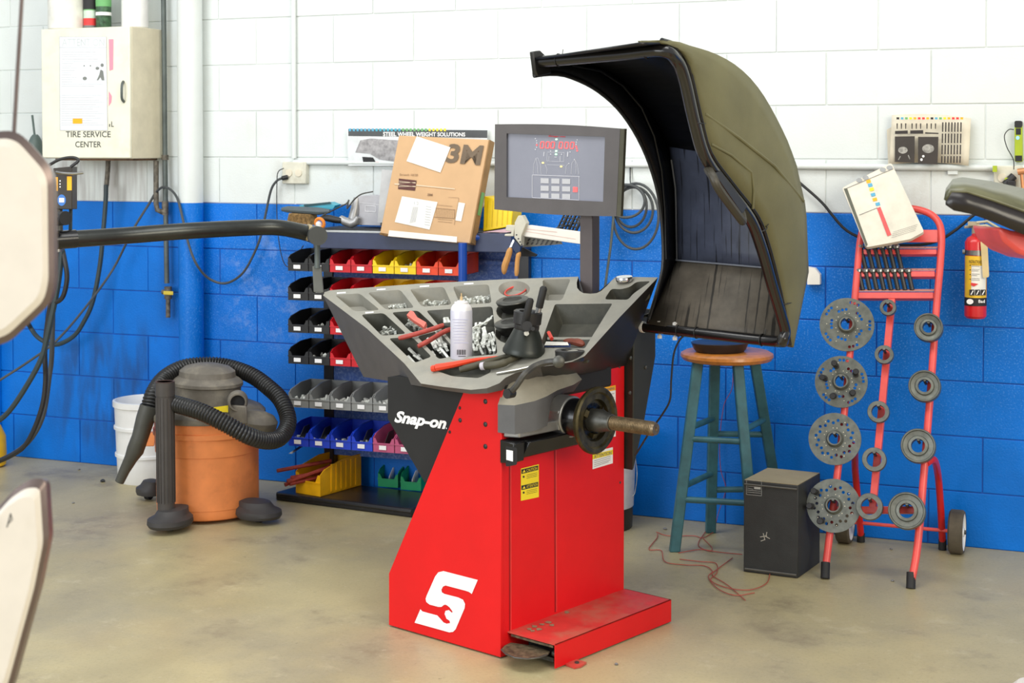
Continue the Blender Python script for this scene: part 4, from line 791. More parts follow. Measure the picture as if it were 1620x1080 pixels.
# mesh brackets and the aluminium gauge hanging behind the tray
DPT = onp(V((-2.2, -.42, 0)), (0, 1, 0))
k3 = lambda x, y: (780+x/8.1, 330+y/8.1)
t = thing('perforated_bracket', 'black perforated bracket strip fixed behind the monitor post', 'bracket', DPT(*k3(960, 200)))
DP2 = onp(V((-2.2, -.30, 0)), (0, 1, 0)); DP1 = onp(V((-2.2, -.40, 0)), (0, 1, 0))
cor = [k3(920, 60), k3(1150, 90), k3(1060, 290), k3(830, 250)]
b = B(); TLc, TRc, BRc, BLc = [V(c) for c in cor]
for i in range(5): a_ = i/4; b.tube([DP2(*TLc.lerp(BLc, a_)), DP2(*TRc.lerp(BRc, a_))], .0032, 5)
for i in range(6): a_ = i/5; b.tube([DP2(*TLc.lerp(TRc, a_)), DP2(*BLc.lerp(BRc, a_))], .0062 if i % 2 else .004, 5)
obj('lattice', b, blk, t, kind='stuff')
obj('lattice_edge', B().tube([DP2(*k3(830, 250)), DP2(*k3(920, 60)), DP2(*k3(1150, 90)), DP2(*k3(1060, 290)), DP2(*k3(830, 250))], .0025, 5), dsteel, t)
t = thing('slotted_plate', 'dark perforated arm under the white gauge rail', 'bracket', DP1(*k3(500, 440)))
qq = [k3(370, 355), k3(860, 420), k3(880, 455), k3(380, 495)]; b = B().prism([DP1(*p) for p in qq], V((0, .012, 0))); obj('arm_plate', b, mat('dusty_mid_grey', (126, 126, 118), .6), t)
b = B(); [b.pp(DP1, [k3(x+20, y), k3(x+45, y+2), k3(x+20, y+34), k3(x, y+30)], .001) for x, y in ((440, 380), (500, 385), (560, 392), (620, 396), (680, 400), (740, 405), (800, 412), (420, 430), (480, 428), (540, 430), (600, 432), (660, 432), (720, 436))]; obj('slot', b, blk, t, kind='stuff')
b = B().prism([DP1(*k3(x, y), .0) for x, y in ((300, 480), (380, 500), (560, 590), (540, 615), (360, 610), (330, 560))], V((0, .012, 0))); obj('lower_arm', b, blk_matte, t)
DP0 = onp(V((-2.2, -.44, 0)), (0, 1, 0))
t = thing('rim_gauge', 'white aluminium rim gauge rail with a clamp block, hanging behind the tray', 'gauge', DP0(*k3(700, 330)))
b = B().prism([DP0(*k3(x, y)) for x, y in ((430, 215), (480, 210), (1160, 300), (1160, 460), (360, 350))], V((0, .012, 0))); rl = obj('rail', b, mat('white_aluminium', (232, 228, 218), .4, var=.04), t, bevel=.002)
b = B(); b.pl(DP0, [k3(430, 260), k3(820, 300)], .9, .001).pl(DP0, [k3(420, 290), k3(1060, 390)], .7, .001); obj('rail_scale', b, mat('faded_red_scale', (226, 186, 172), .6), rl)
b = B().prism([DP0(*k3(x, y), .02) for x, y in ((320, 90), (370, 85), (425, 190), (365, 340), (355, 480), (270, 370), (275, 180))], V((0, .035, 0))).prism([DP0(*k3(x, y), .02) for x, y in ((170, 210), (280, 215), (260, 355), (145, 350), (150, 325), (230, 320), (230, 290), (155, 280))], V((0, .03, 0)))
cb = obj('clamp_block', b, mat('block_ivory', (206, 202, 184), .5, var=.06), t, bevel=.002)
for x, y in ((325, 385), (345, 425), (300, 335), (365, 460)): obj('hole', B().pp(DP0, ell(*k3(x, y), 1.4, 1.2, 8), .021), blk, cb)
t = thing('tan_pliers', 'pliers with tan grips hanging below the white gauge block', 'pliers', DP0(*k3(220, 650)))
obj('handle', B().tube(cr([DP0(*k3(x, y), .03) for x, y in ((225, 500), (190, 620), (150, 740), (140, 840))], 4), [.006, .011, .012, .012, .012, .013, .013, .013, .013, .012, .011, .009, .004], 10), tan, t)
obj('handle', B().tube(cr([DP0(*k3(x, y), .02) for x, y in ((340, 550), (315, 640), (305, 760), (300, 860))], 4), [.005, .008, .0095, .009, .009, .009, .009, .009, .009, .009, .009, .008, .006], 10), tan, t)
obj('plier_head', B().prism([DP0(*k3(x, y), .028) for x, y in ((265, 385), (350, 490), (345, 545), (295, 570), (245, 500))], V((0, .014, 0))), mat('navy_steel', (40, 50, 74), .4, .5), t)
obj('jaw', B().prism([DP0(*k3(x, y), .03) for x, y in ((255, 390), (275, 410), (240, 490), (205, 500))], V((0, .01, 0))), chrome, t)

def hook(o, p): obj('wall_hook', B().tube([V((p.x, -.001, p.z+.03)), V((p.x, p.y, p.z+.012)), p], .003, 6), dsteel, o)
for nm, px, py, y in (('perforated_bracket', 915, 350, -.30), ('slotted_plate', 850, 384, -.40), ('tan_pliers', 818, 386, -.44), ('rim_gauge', 880, 366, -.43)): hook(bpy.data.objects[nm], PY(px, py, y))
# ================================================================== LEFT WALL
def WL(y): return onp((0, y, 0), (0, 1, 0))
W0 = WL(-.001)
def cylpos(pl, pr, pyb, z=0):   # upright cylinder that spans pl..pr with its front bottom at pyb
    P = PZ((pl+pr)/2, pyb, z); Q = P
    for i in range(20):
        d = P-_O; r = (pr-pl)/2/FPX*d.dot(_F); d.z = 0; P = Q+d.normalized()*r
    return P, r
ctl = thing('electrical_cabinet', 'cream steel wall cabinet lettered TIRE SERVICE CENTER', 'cabinet', (-4.29, -.12, 1.417))
obj('cabinet_body', B().box2((-4.53, -.235, 1.417), (-4.057, 0, 1.995)), cream_d, ctl, bevel=.004)
obj('door', B().box2((-4.53, -.252, 1.42), (-4.057, -.237, 1.993)), cream, ctl, bevel=.003)
dr = ctl.children[-1]; PD_ = WL(-.252)
obj('door_handle', B().tube(cr([PD_(195, 129, .002), PD_(193, 134, .02), PD_(192.5, 145, .024), PD_(193, 156, .02), PD_(196, 161, .002)], 4), .006, 8), galv, dr)
no = obj('notice', B().pp(PD_, [(94, 58), (168, 58), (170, 206), (95, 206)], .0015), mat('notice_paper', (232, 236, 242), .5, var=.02), ctl)
b = B(); b.pl(PD_, [(94, 58), (168, 58), (170, 206), (95, 206), (94, 58)], .7, .0022).pl(PD_, [(94, 75), (168, 75)], .7, .0022)
for i in range(34):
    if 17 <= i <= 19: continue
    y = 79+i*3.6; x1 = 166-(i*37 % 23); b.pl(PD_, [(97, y), (x1 if not 5 < i < 15 else 122-(i % 4)*3, y)], .6, .002)
obj('notice_text', b, ink_l, no, kind='stuff')
b = B(); text(b, PD_, 'ATTENTION', [(98, 61), (165, 61), (165, 73), (98, 73)], .01, .002); obj('notice_heading', b, mat('pale_heading', (206, 212, 214), .6), no, kind='stuff')
b = B(); b.pp(PD_, [(153, 127), (157, 118), (159, 110), (163, 112), (164, 120), (165, 127), (161, 127), (159, 122), (155, 127)], .003).pp(PD_, ell(154, 108, 3, 2.5, 8), .003).pp(PD_, ell(161.5, 103, 2.6, 2.8, 8), .003).pp(PD_, ell(134, 124, 3.5, 3, 7), .003).pp(PD_, ell(133, 104, 1.2, 1.2, 6), .003).pp(PD_, ell(143, 104, 1, 1.4, 6), .003); obj('notice_picture', b, mat('notice_grey', (130, 134, 130), .6), no, kind='stuff')
obj('orange_tag', B().pp(PD_, [(115, 187.5), (130, 187.5), (130, 195.5), (115, 195.5)], .003), org_p, no)
obj('pink_strip', B().pp(PD_, [(172, 62), (179.5, 62), (179, 110), (173, 112)], .001), pink, ctl); obj('pink_mark', B().pp(PD_, [(172, 144), (177, 152), (176, 162), (172, 168)], .001), pink, ctl)
b = B(); text(b, PD_, 'TIRE SERVICE', [(104, 207.5), (175, 207.5), (175, 217), (104, 217)], .008, .001); text(b, PD_, 'CENTER', [(119, 223.5), (160, 223.5), (160, 233), (119, 233)], .008, .001); text(b, PD_, 'L', [(176, 192), (180, 192), (180, 200.5), (176, 200.5)], .01, .001); text(b, PD_, 'I', [(172.5, 196), (174, 196), (174, 200.5), (172.5, 200.5)], .01, .001)
obj('lettering', b, mat('stencil_ink', (72, 76, 74), .7), ctl)
obj('rusty_underside', B().box2((-4.5, -.2, 1.408), (-4.08, -.02, 1.417)), mat('rusty_edge', (120, 92, 72), .8, var=.3), ctl)
# on top of the cabinet
def top_can(nm, lb, cat, x0, x1, h, mt, y=-.15, cap=None, band=None):
    p = PY((x0+x1)/2, 36, y); p.z = 1.996; r = (PY(x1, 30, y)-PY(x0, 30, y)).length/2
    t = thing(nm, lb, cat, p); obj('container_body', B().lathe(p, UP, [(r*.95, 0), (r, .004), (r, h), (r*.8, h+.02), (r*.35, h+.03), (r*.3, h+.04), (0, h+.04)], 24), mt, t)
    if band:
        for z0, z1, m2 in band: obj('label_band', B().lathe(p, UP, [(r*1.015, z0), (r*1.015, z1)], 24), m2, t)
    return t, p, r
top_can('jug', 'white jug with faint printed label at the left on the cabinet top', 'jug', 82, 130, .25, mat('milky_plastic', (232, 232, 224), .45), -.14)
top_can('aerosol_can', 'green-topped aerosol can with a red label band on the cabinet top', 'spray can', 134.5, 151.5, .2, green_p, -.12, band=[(.0, .018, ink_g), (.018, .05, redp), (.05, .085, mat('pale_green_print', (206, 226, 208), .5)), (.09, .14, ink)])
top_can('aerosol_can', 'green and dark mottled aerosol can on the cabinet top, right of its pair', 'spray can', 154, 174, .2, mat('mottled_green', (60, 96, 66), .45, var=.35, vs=60), -.12, band=[(.06, .075, wht), (.1, .16, green_p)])
top_can('cylinder_tin', 'wide white cylindrical tin at the right end of the cabinet top', 'tin', 196, 231, .22, white, -.12)
# pipes
def pipe(nm, lb, pts, r, mt, cat='pipe', n=12, k=1): return one(nm, B().tube(cr(pts, k) if k > 1 else pts, r, n), mt, lb, cat)
cx = PY(261, 250, -.04); t = thing('conduit', 'thin grey vertical conduit right of the cream cabinet, with a yellow valve handle', 'conduit', (cx.x, -.04, 0))
obj('conduit_pipe', B().tube([(cx.x-.006, -.04, 3.2), (cx.x, -.04, 1.42), (cx.x+.006, -.04, PY(265, 448, -.04).z)], .0115, 14), galv, t)
obj('pipe_coupling', B().cyl((cx.x, -.04, PY(262, 340, -.04).z), (cx.x, -.04, PY(262, 318, -.04).z), .015, n=12), corr, t); obj('pipe_coupling', B().cyl((cx.x, -.04, PY(262, 245, -.04).z), (cx.x, -.04, PY(262, 253, -.04).z), .016, n=12), corr, t)
v0 = PY(266, 462, -.04); obj('valve', B().cyl(v0+UP*.025, v0-UP*.03, .017, n=12).cyl(v0-V((.03, 0, 0)), v0, .011, n=10).cyl(v0, v0-V((0, .03, 0)), .009, n=10), corr, t)
obj('valve_handle', B().box(v0+V((.025, -.035, 0)), (.052, .006, .017)), mat('valve_yellow', (214, 190, 66), .5), t, bevel=.003)
obj('pipe_stub', B().cyl(v0-UP*.03, PY(266, 502, -.04), .0105, n=12), corr, t)
pipe('corroded_pipe', 'short corroded pipe with an elbow below the cream cabinet, beside the conduit', [PY(247, 254, -.045), PY(247, 322, -.045), PY(249, 332, -.045), PY(256, 335, -.045), PY(261, 334, -.043)], .012, corr)
pipe('corroded_stub', 'corroded pipe stub under the middle of the cream cabinet', [PY(171, 254, -.06), PY(171, 262, -.06), PY(170, 275, -.06), PY(168.5, 294, -.06)], .011, corr)
t = thing('surface_conduit', 'white painted conduit running down and along the wall to the left outlet box', 'conduit', PY(465, 255, -.012))
x4 = PY(465, 200, -.014).x; z4 = 1.402
obj('vertical_run', B().cyl((x4, -.014, 3.2), (x4, -.014, 1.42), .011, n=12), whiteP, t); obj('horizontal_run', B().cyl((x4, -.014, z4), (PY(1040, 262, 0).x, -.014, z4-.004), .011, n=12), whiteP, t)
one('wall_conduit', B().cyl((PY(1060, 262, 0).x, -.014, z4-.004), (.5, -.014, z4-.012), .012, n=12).box((PY(1508, 268, 0).x, -.008, z4-.008), (.035, .016, .05)), whiteP, 'white painted conduit running along the wall under the right chart', 'conduit')
def outlet(x0, y0, x1, y1, lb, y=-.03):
    a, c = PY(x0, y0, y), PY(x1, y1, y); t = thing('outlet_box', lb, 'outlet', ((a.x+c.x)/2, 0, c.z))
    ob = obj('box_body', B().box2((a.x, y, c.z), (c.x, 0, a.z)), mat('grubby_white', (214, 212, 196), .5, dirt=((150, 142, 120), .3, 20)), t, bevel=.004)
    for i in range(2): obj('socket', B().cyl(((a.x*(.7-.4*i)+c.x*(.3+.4*i)), y-.004, (a.z+c.z)/2), ((a.x*(.7-.4*i)+c.x*(.3+.4*i)), y, (a.z+c.z)/2), .016, n=16), paper_old, t)
    return t
outlet(446, 256, 484, 291, 'white double outlet box on the wall above the brush'); outlet(1572, 262, 1618, 300, 'white outlet box with black plugs by the lime torch')
# cords and hoses
def cord(nm, lb, cat, px, y, r, mt, k=6, n=8):
    P = [PY(q[0], q[1], q[2] if len(q) > 2 else y) for q in px]; return one(nm, B().tube(cr(P, k), r, n), mt, lb, cat)
cord('power_cord', 'grey cord looping from the left outlet behind the swing arm to the conduit', 'cord', [(446, 282), (438, 286), (429, 300), (421, 335), (413, 372), (400, 405), (382, 434), (356, 448), (330, 440, -.08), (311, 418, -.13), (299, 388, -.135), (290, 350, -.135), (281, 315, -.12), (270, 300, -.09), (258, 296, -.08), (247, 304), (236, 322), (210, 364, -.1), (178, 427, -.1), (133, 489, -.3), (89, 539, -.5), (45, 572, -.55), (0, 601, -.6), (-60, 640, -.6)], -.05, .0055, cordM)
one('plug', B().cyl(PY(446, 282, -.05), PY(455, 280, -.034), .010, n=12), cord_b, 'black plug of the looping cord in the left outlet', 'plug')
cord('thin_wire', 'thin dark wire dropping from the left outlet behind the swing arm', 'wire', [(449, 266), (440, 272), (438, 290), (438, 340), (441, 380), (447, 410), (456, 422), (468, 408), (480, 388)], -.03, .0022, cord_b, n=5)
cord('air_hose', 'thick dark hose drooping from the pipe stub under the cabinet', 'hose', [(168, 292), (167, 320), (163, 370), (158, 420), (147, 476), (133, 508), (116, 532), (88, 545), (62, 535), (46, 514), (30, 480, -.3), (10, 430, -.4)], -.1, .0105, hose_t)
cord('air_hose', 'black hose making a short loop beside the beige panel', 'hose', [(95, 380, -.7), (102, 410), (106, 440), (99, 470), (84, 478), (70, 470), (60, 430)], -.72, .010, cord_b)
cord('air_hose', 'dark hose hanging behind the beige panel and sweeping to the left edge', 'hose', [(93, 385), (89, 430), (77, 498), (71, 551), (72, 604), (65, 649), (44, 698), (18, 720), (-40, 745)], -.66, .0105, cord_b)
cord('air_hose', 'teal-grey hose sweeping down left from behind the beige panel, the upper one', 'hose', [(98, 395), (91, 455), (73, 540), (64, 570), (44, 607), (18, 646), (-4, 666), (-50, 690)], -.72, .0115, hose_t)
cord('air_hose', 'grey hose curving to the left edge above the floor, the lowest one', 'hose', [(84, 470), (82, 560), (78, 596), (70, 650), (56, 684), (35, 708), (0, 728), (-40, 738)], -.60, .0105, cordM)
# ------------------------------------------------------------------ swing arm of the tyre changer (column stands left of the frame)
sa = thing('swing_arm', 'black swing arm of a tyre changer reaching in from the left edge', 'machine arm', (-4.3, -2.5, 0))
def DA(px, py, d=5.5): return PD(px, py, d)
A_ = [DA(-120, 388, 4.9), DA(0, 384, 4.97), DA(85, 380, 5.0), DA(200, 372.5, 5.15), DA(300, 365, 5.25), DA(400, 360, 5.38), DA(440, 360, 5.42), DA(470, 365, 5.46), DA(497, 372, 5.5)]
obj('arm_tube', B().tube(cr(A_, 5), .0285, 20), mat('arm_gloss_black', (66, 68, 66), .3, .75, var=.1), sa)
obj('arm_end_cap', B().tube([DA(497, 371, 5.53), DA(503, 373, 5.42)], [.033, .034], 24), mat('cap_dark_grey', (62, 64, 62), .5), sa); obj('arm_collar', B().tube([DA(484, 367, 5.48), DA(489, 368.5, 5.485)], .031, 20), mat('worn_tan_ring', (170, 156, 124), .5), sa)
obj('hanging_rod', B().tube([DA(502, 384, 5.48), DA(502, 424, 5.48)], .0105, 12), galv, sa)
pa, pb_, pc, pd = DA(494, 421, 5.48), DA(508, 421, 5.48), DA(512, 463, 5.48), DA(496, 462, 5.48)
obj('hanging_plate', B().prism([pa, pb_, pc, pd], _F*.012), mat('plate_grey', (104, 106, 102), .5, .3), sa, bevel=.002)
obj('arm_joint', B().tube([DA(84, 380, 4.99), DA(120, 377.5, 5.03)], .0305, 20), blk_gloss, sa)
colp = DA(-120, 388, 4.9); obj('column', B().cyl((colp.x, colp.y, 0), (colp.x, colp.y, 1.5), .07, n=20), blk_gloss, sa); obj('column_foot', B().box((colp.x, colp.y, .02), (.4, .4, .04)), blk, sa, bevel=.004)
bx = [DA(84, 266, 5.0), DA(114, 263, 5.0), DA(114, 331, 5.0), DA(84, 331, 5.0)]
obj('valve_box', B().prism(bx, _F*.06), mat('box_black_bronze', (48, 42, 34), .5), sa, bevel=.002); PVB = onp(bx[0], _F)
obj('yellow_label', B().pp(PVB, [(85, 280), (91.5, 280), (91.5, 302), (85, 302)], .001), org_p, sa); obj('yellow_label', B().pp(PVB, [(106, 279), (113.5, 279), (113.5, 301), (106, 301)], .001), org_p, sa)
obj('round_sticker', B().pp(PVB, ell(97.5, 316.5, 6.8, 9, 20), .001), mat('sticker_blue', (60, 120, 200), .5), sa); obj('sticker_mark', B().pp(PVB, [(93.5, 313), (101.5, 313), (101.5, 320), (93.5, 320)], .0018), wht, sa)
obj('label_dot', B().pp(PVB, ell(95, 286, 1.1, 1.3, 8), .001).pp(PVB, ell(95, 291, 1.1, 1.3, 8), .001).pp(PVB, ell(95, 295.5, 1.1, 1.3, 8), .001), wht, sa, kind='stuff')
obj('valve_knob', B().tube([DA(84, 346, 4.98), DA(104, 345, 4.93)], .023, 18), blk, sa); obj('valve_neck', B().tube([DA(92, 331, 5.02), DA(93, 372, 5.02)], .014, 12), dsteel, sa); obj('clamp_ring', B().tube([DA(91, 392, 5.01), DA(91, 398, 5.01)], .016, 14), steel, sa)
obj('lever', B().tube(cr([DA(89, 272, 4.97), DA(100, 274, 4.96), DA(118, 274.5, 4.95), DA(132, 273, 4.95)], 4), .0045, 8), steel, sa); obj('cable_loop', B().tube(cr([DA(76, 262, 4.98), DA(95, 252, 4.98), DA(115, 249, 4.98), DA(124, 254, 4.98), DA(112, 264, 4.98)], 5), .005, 8), cord_b, sa)
obj('support_hose', B().tube([DA(112, 330, 5.06), DA(111, 385, 5.06)], .006, 8), hose_t, sa)
# ------------------------------------------------------------------ beige panels in front
def panel(nm, lb, outline, d, inset, rodp=None, mark=False):
    pts = [PD(x, y, d) for x, y in outline]; n = -_F; c = sum(pts, V())/len(pts); t = thing(nm, lb, 'panel', (c.x, c.y, min(p.z for p in pts)))
    inn = [c+(p-c)*inset+n*.012 for p in pts]; bk = [c+(p-c)*.96-n*.03 for p in pts]
    obj('panel_face', B().add(inn, [tuple(range(len(inn)))]).loft(inn, [c+(p-c)*(inset*.5+.5)+n*.006 for p in pts]), skinbeige, t, smooth=60)
    obj('panel_rim', B().loft([c+(p-c)*(inset*.5+.5)+n*.006 for p in pts], pts).loft(pts, bk).add(bk, [tuple(range(len(bk)))]), rim, t, smooth=50)
    return t, pts, c
o1 = rpoly([(-140, 300), (-85, 215), (28, 205), (84, 268), (86, 450), (78, 482), (10, 546), (-80, 546), (-140, 470)], 22, 5)
t1, p1_, c1_ = panel('padded_panel', 'upper beige eight-sided panel with mauve-grey rim at the left edge', o1, 2.1, .86)
obj('hanger_rod', B().cyl(PD(22, 212, 2.13), PD(38, -60, 2.13), .0028, n=8), rim, t1)
o2 = [(-150, 1000), (-120, 900), (-40, 820), (0, 800), (20, 776), (48, 757), (72, 756), (78, 850), (62, 930), (18, 1090), (-20, 1200), (-140, 1200)]
t2, p2_, c2_ = panel('padded_panel', 'lower beige panel with a small dark mark, cut off by the bottom left corner', rpoly(o2, 12, 4), 2.1, .84)
obj('dark_mark', B().tube([PD(11, 834, 2.07), PD(17, 812, 2.07), PD(19, 822, 2.07), PD(13, 828, 2.07)], .0009, 6), ink, t2)
pc_ = PD(-70, 600, 2.2); obj('panel_post', B().cyl((pc_.x, pc_.y, 0), (pc_.x, pc_.y, 1.5), .02, n=14), rim, t2); obj('post_foot', B().box((pc_.x, pc_.y, .01), (.3, .3, .02)), rim, t2); obj('panel_bracket', B().cyl((pc_.x, pc_.y, PD(0, 380, 2.2).z), PD(-40, 380, 2.13), .012, n=10), rim, t1)
# ------------------------------------------------------------------ charts on the wall
ch = thing('wall_chart', 'poster headed STEEL WHEEL WEIGHT SOLUTIONS partly behind the carton', 'poster', PY(660, 262, -.004))
WC = WL(-.022); obj('sheet', B().prism([WC(549, 203), WC(771, 206), WC(770, 262), WC(551, 262)], V((0, .002, 0))), mat('poster_white', (226, 230, 232), .5), ch)
obj('header', B().pp(WC, [(551, 204), (771, 206), (771, 218), (551, 215)], .001), mat('poster_header', (74, 78, 80), .5), ch)
b = B(); text(b, WC, 'STEEL WHEEL WEIGHT SOLUTIONS', [(606, 208.5), (736, 209.5), (736, 216), (606, 215.5)], .03, .002); obj('lettering', b, wht, ch)
for i in range(26):
    x = 552+i*6; obj('color_tick', B().pp(WC, [(x, 203.2), (x+3.5, 203.2), (x+3.5, 207.5), (x, 207.3)], .0015), (blue_p, cyan, green_p, yel)[min(3, i//7)], ch, smooth=0)
obj('picture', B().pp(WC, [(562, 241), (570, 222), (586, 219), (632, 222), (626, 256), (600, 252), (585, 243)], .0015), mat('poster_grey_art', (168, 166, 168), .6, var=.25, vs=40), ch); obj('picture_box', B().pp(WC, [(573, 248), (590, 249), (596, 259), (575, 259)], .002), ink, ch); obj('picture_red', B().pp(WC, [(594, 256), (599, 256), (600, 259), (595, 259)], .0022), redp, ch)
ch = thing('wall_chart', 'curled aged chart of wheel weights above the hand truck', 'poster', PY(1470, 262, -.01))
rows_ = []
for j in range(5):
    v_ = j/4; rows_.append([WL(-.012-.03*abs(2*i/10-1)**2*(.4+.6*v_)-.004)(1411+(1536-1411)*i/10-4*v_, 182+5*i/10-4*math.sin(PI*i/10)+(78-3*i/10)*v_) for i in range(11)])
b = B()
for r_, s_ in zip(rows_, rows_[1:]): b.loft(r_, s_, False)
obj('sheet', b, paper_old, ch, solid=.0015, weld=True, smooth=60); 
obj('sheet_back', B().prism([WL(-.012)(1403, 205), WL(-.012)(1412, 200), WL(-.012)(1412, 262), WL(-.012)(1405, 262)], V((0, .002, 0))), paper_old, ch)
WR = WL(-.047); k7 = lambda x, y: (1400+x/4.155, 160+y/4.155)
def k7l(l): return [k7(*p) for p in l]
for i, q in enumerate(([(65, 232), (196, 230), (194, 405), (65, 398)], [(218, 234), (352, 234), (346, 416), (217, 408)])): obj('photo_panel', B().pp(WR, k7l(q), .0), mat('chart_dark', (62, 56, 52), .6), ch, label=('left', 'right')[i]+' dark photograph printed on the chart')
b = B().pp(WR, ell(*k7(118, 322), 7.5, 5.5, 14), .001).pp(WR, ell(*k7(284, 312), 9.5, 7, 16), .001).pp(WR, [k7(85, 385), k7(100, 360), k7(104, 362), k7(92, 386)], .001).pp(WR, [k7(150, 355), k7(155, 352), k7(166, 380), k7(160, 382)], .001); obj('photo_detail', b, mat('chart_light_grey', (170, 168, 162), .6, var=.3, vs=90), ch, kind='stuff')
b = B().pp(WR, ell(*k7(252, 362), 2, 2, 10), .001).pp(WR, ell(*k7(240, 384), 2, 2.2, 10), .001); obj('photo_chrome', b, wht, ch, kind='stuff')
b = B()
for g in range(4):
    for i in range(7): x = 376+i*20-g*2; y = 138+g*74; b.pp(WR, k7l([(x, y), (x+9, y+1), (x+7, y+(64 if g < 3 else 46)), (x-1, y+(63 if g < 3 else 45))]), .001)
for g in range(3):
    for i in range(3): x = 76+g*98+i*28; b.pp(WR, k7l([(x, 146), (x+9, 146), (x+7, 182), (x+1, 182)]), .001)
for q in ([(66, 196), (150, 192), (150, 214), (66, 216)], [(166, 192), (252, 190), (252, 214), (166, 214)], [(264, 204), (352, 208), (352, 216), (264, 214)]): b.pp(WR, k7l(q), .0012)
obj('printed_weights', b, mat('chart_ink', (52, 46, 44), .6), ch, kind='stuff')
for i in range(16): x = 76+i*28; obj('color_chip', B().pp(WR, k7l([(x, 106-abs(i-8)*.1), (x+18, 106), (x+18, 120), (x, 120)]), .001), (ink, blue_p, green_p, yel, org_p, redp, redp, org_p)[i % 8], ch, smooth=0)
one('wall_paper_scrap', B().prism([WL(-.03)(1277, 422), WL(-.03)(1289, 424), WL(-.03)(1297, 434), WL(-.03)(1297, 450), WL(-.03)(1277, 450)], V((0, .029, 0))), paper, 'white folded card on the blue wall just right of the hood', 'card')
# coiled cable and rod
t = thing('cable_coil', 'coiled grey cable hanging on the wall beside the hood', 'cable', PY(1005, 395, -.03))
for i, (cx_, cy_, rx, ry) in enumerate(((998, 326, 25, 33), (1003, 332, 30, 36), (1006, 342, 36, 52), (990, 318, 30, 26))): obj('cable_turn', B().tube([PY(x, y, -.03-.012*i) for x, y in ell(cx_, cy_, rx, ry, 36)], .0055, 8, closed=True), cordM, t)
obj('wall_hook', B().tube([PY(997, 262, -.001), PY(997, 285, -.02), PY(998, 296, -.06)], .003, 6), cordM, t)
one('grey_rod', B().tube([PY(971, 340, -.06), PY(966, 390, -.07), PY(955, 470, -.10), PY(946, 560, -.12)], .0055, 8), galv, 'thin grey rod leaning on the wall between mast and hood', 'rod')
cord('power_cord', 'black cord running behind the hand truck to the right outlet', 'cord', [(1236, 266, -.02), (1246, 270), (1255, 278), (1264, 288), (1300, 320), (1340, 365), (1390, 384), (1440, 388), (1480, 382), (1510, 365), (1538, 342), (1560, 325), (1582, 300), (1597, 287)], -.035, .0055, cord_b)
one('plug', B().cyl(PY(1590, 292, -.05), PY(1604, 278, -.04), .014, n=12), cord_b, 'black plug of the long cord in the right outlet', 'plug'); one('charger', B().box(PY(1600, 292, -.05), (.03, .03, .03)), cord_b, 'small black charger block under the black plug', 'charger', bevel=.004)
for i, (x, y, x2, y2, l_) in enumerate(((1571, 262, 1573, 272, 'upper'), (1590, 281, 1594, 296, 'lower'))): one('lime_clip', B().box2(tuple(PY(x, y, -.04)), tuple(PY(x2+4, y2, -.055))), lime, l_+' lime green clip by the right outlet', 'clip')
t = thing('torch', 'lime green and black work torch fixed upright on the wall', 'torch', PY(1611, 256, -.02)); WT = WL(-.03)
obj('torch_body', B().prism([WT(x, y) for x, y in rpoly([(1605, 196), (1617, 196), (1618, 256), (1605, 256)], 3)], V((0, .028, 0))), lime, t, bevel=.003); obj('torch_head', B().prism([WT(x, y, .002) for x, y in rpoly([(1605, 191), (1617, 191), (1617, 202), (1605, 202)], 3)], V((0, .03, 0))), blk, t)
obj('torch_grip', B().pp(WT, [(1607, 203), (1615, 203), (1615, 213), (1607, 213)], .001).pp(WT, [(1606, 246), (1617, 246), (1617, 255), (1606, 255)], .001), blk, t, kind='stuff'); obj('torch_button', B().pp(WT, ell(1610, 218, 3, 3, 12), .002), mat('button_pale_blue', (150, 200, 245), .3, emit=.4), t)
cord('thin_wire', 'thin black charging wire looping left of the torch', 'wire', [(1604, 205), (1596, 205), (1589, 215), (1593, 233), (1603, 252), (1604, 268)], -.03, .0018, cord_b, n=5)
one('copper_mallet', B().cyl(PY(1610, 272, -.06), PY(1624, 270, -.06), .012, n=12).cyl(PY(1616, 274, -.06), PY(1619, 308, -.06), .006, n=8), mat('copper_head', (206, 142, 96), .4, .4), 'small copper-headed mallet at the right edge', 'mallet')
one('hose_reel_valve', B().lathe(PY(56, 240, -.06), UP, [(.03, -.02), (.035, 0), (.03, .05), (.02, .07), (.012, .08), (0, .08)], 14).cyl(PY(56, 225, -.06), PY(51, 182, -.06), .005, n=8), mat('green_grey_cast', (96, 112, 108), .5), 'small grey-green wall valve with a thin stem, just behind the upper beige panel', 'valve')
# ================================================================== FIRE EXTINGUISHER
ex = PY(1543, 503, -.085); et = PY(1543, 374, -.085); H_ = et.z-ex.z; R_e = .0385
fe = thing('fire_extinguisher', 'red fire extinguisher with yellow label and a tan tag hung on the wall', 'fire extinguisher', ex)
obj('cylinder', B().lathe(ex, UP, [(.032, 0), (R_e, .008), (R_e, H_-.02), (.030, H_-.004), (.016, H_+.004), (.014, H_+.012), (0, H_+.012)], 32), extred, fe)
def eband(nm, y0, y1, a0, a1, mt, dr=.0008, **k):   # band on the front of the cylinder; angles from the view direction in degrees
    d = (_O-ex); th = math.atan2(d.y, d.x); z0, z1 = PY(1543, y1, -.12).z, PY(1543, y0, -.12).z; n = 14; r = R_e+dr
    A = [ex*1+V((r*math.cos(th+math.radians(a0+(a1-a0)*i/n)), r*math.sin(th+math.radians(a0+(a1-a0)*i/n)), 0)) for i in range(n+1)]
    obj(nm, B().loft([V((p.x, p.y, z0)) for p in A], [V((p.x, p.y, z1)) for p in A], False), mt, fe, smooth=60, **k)
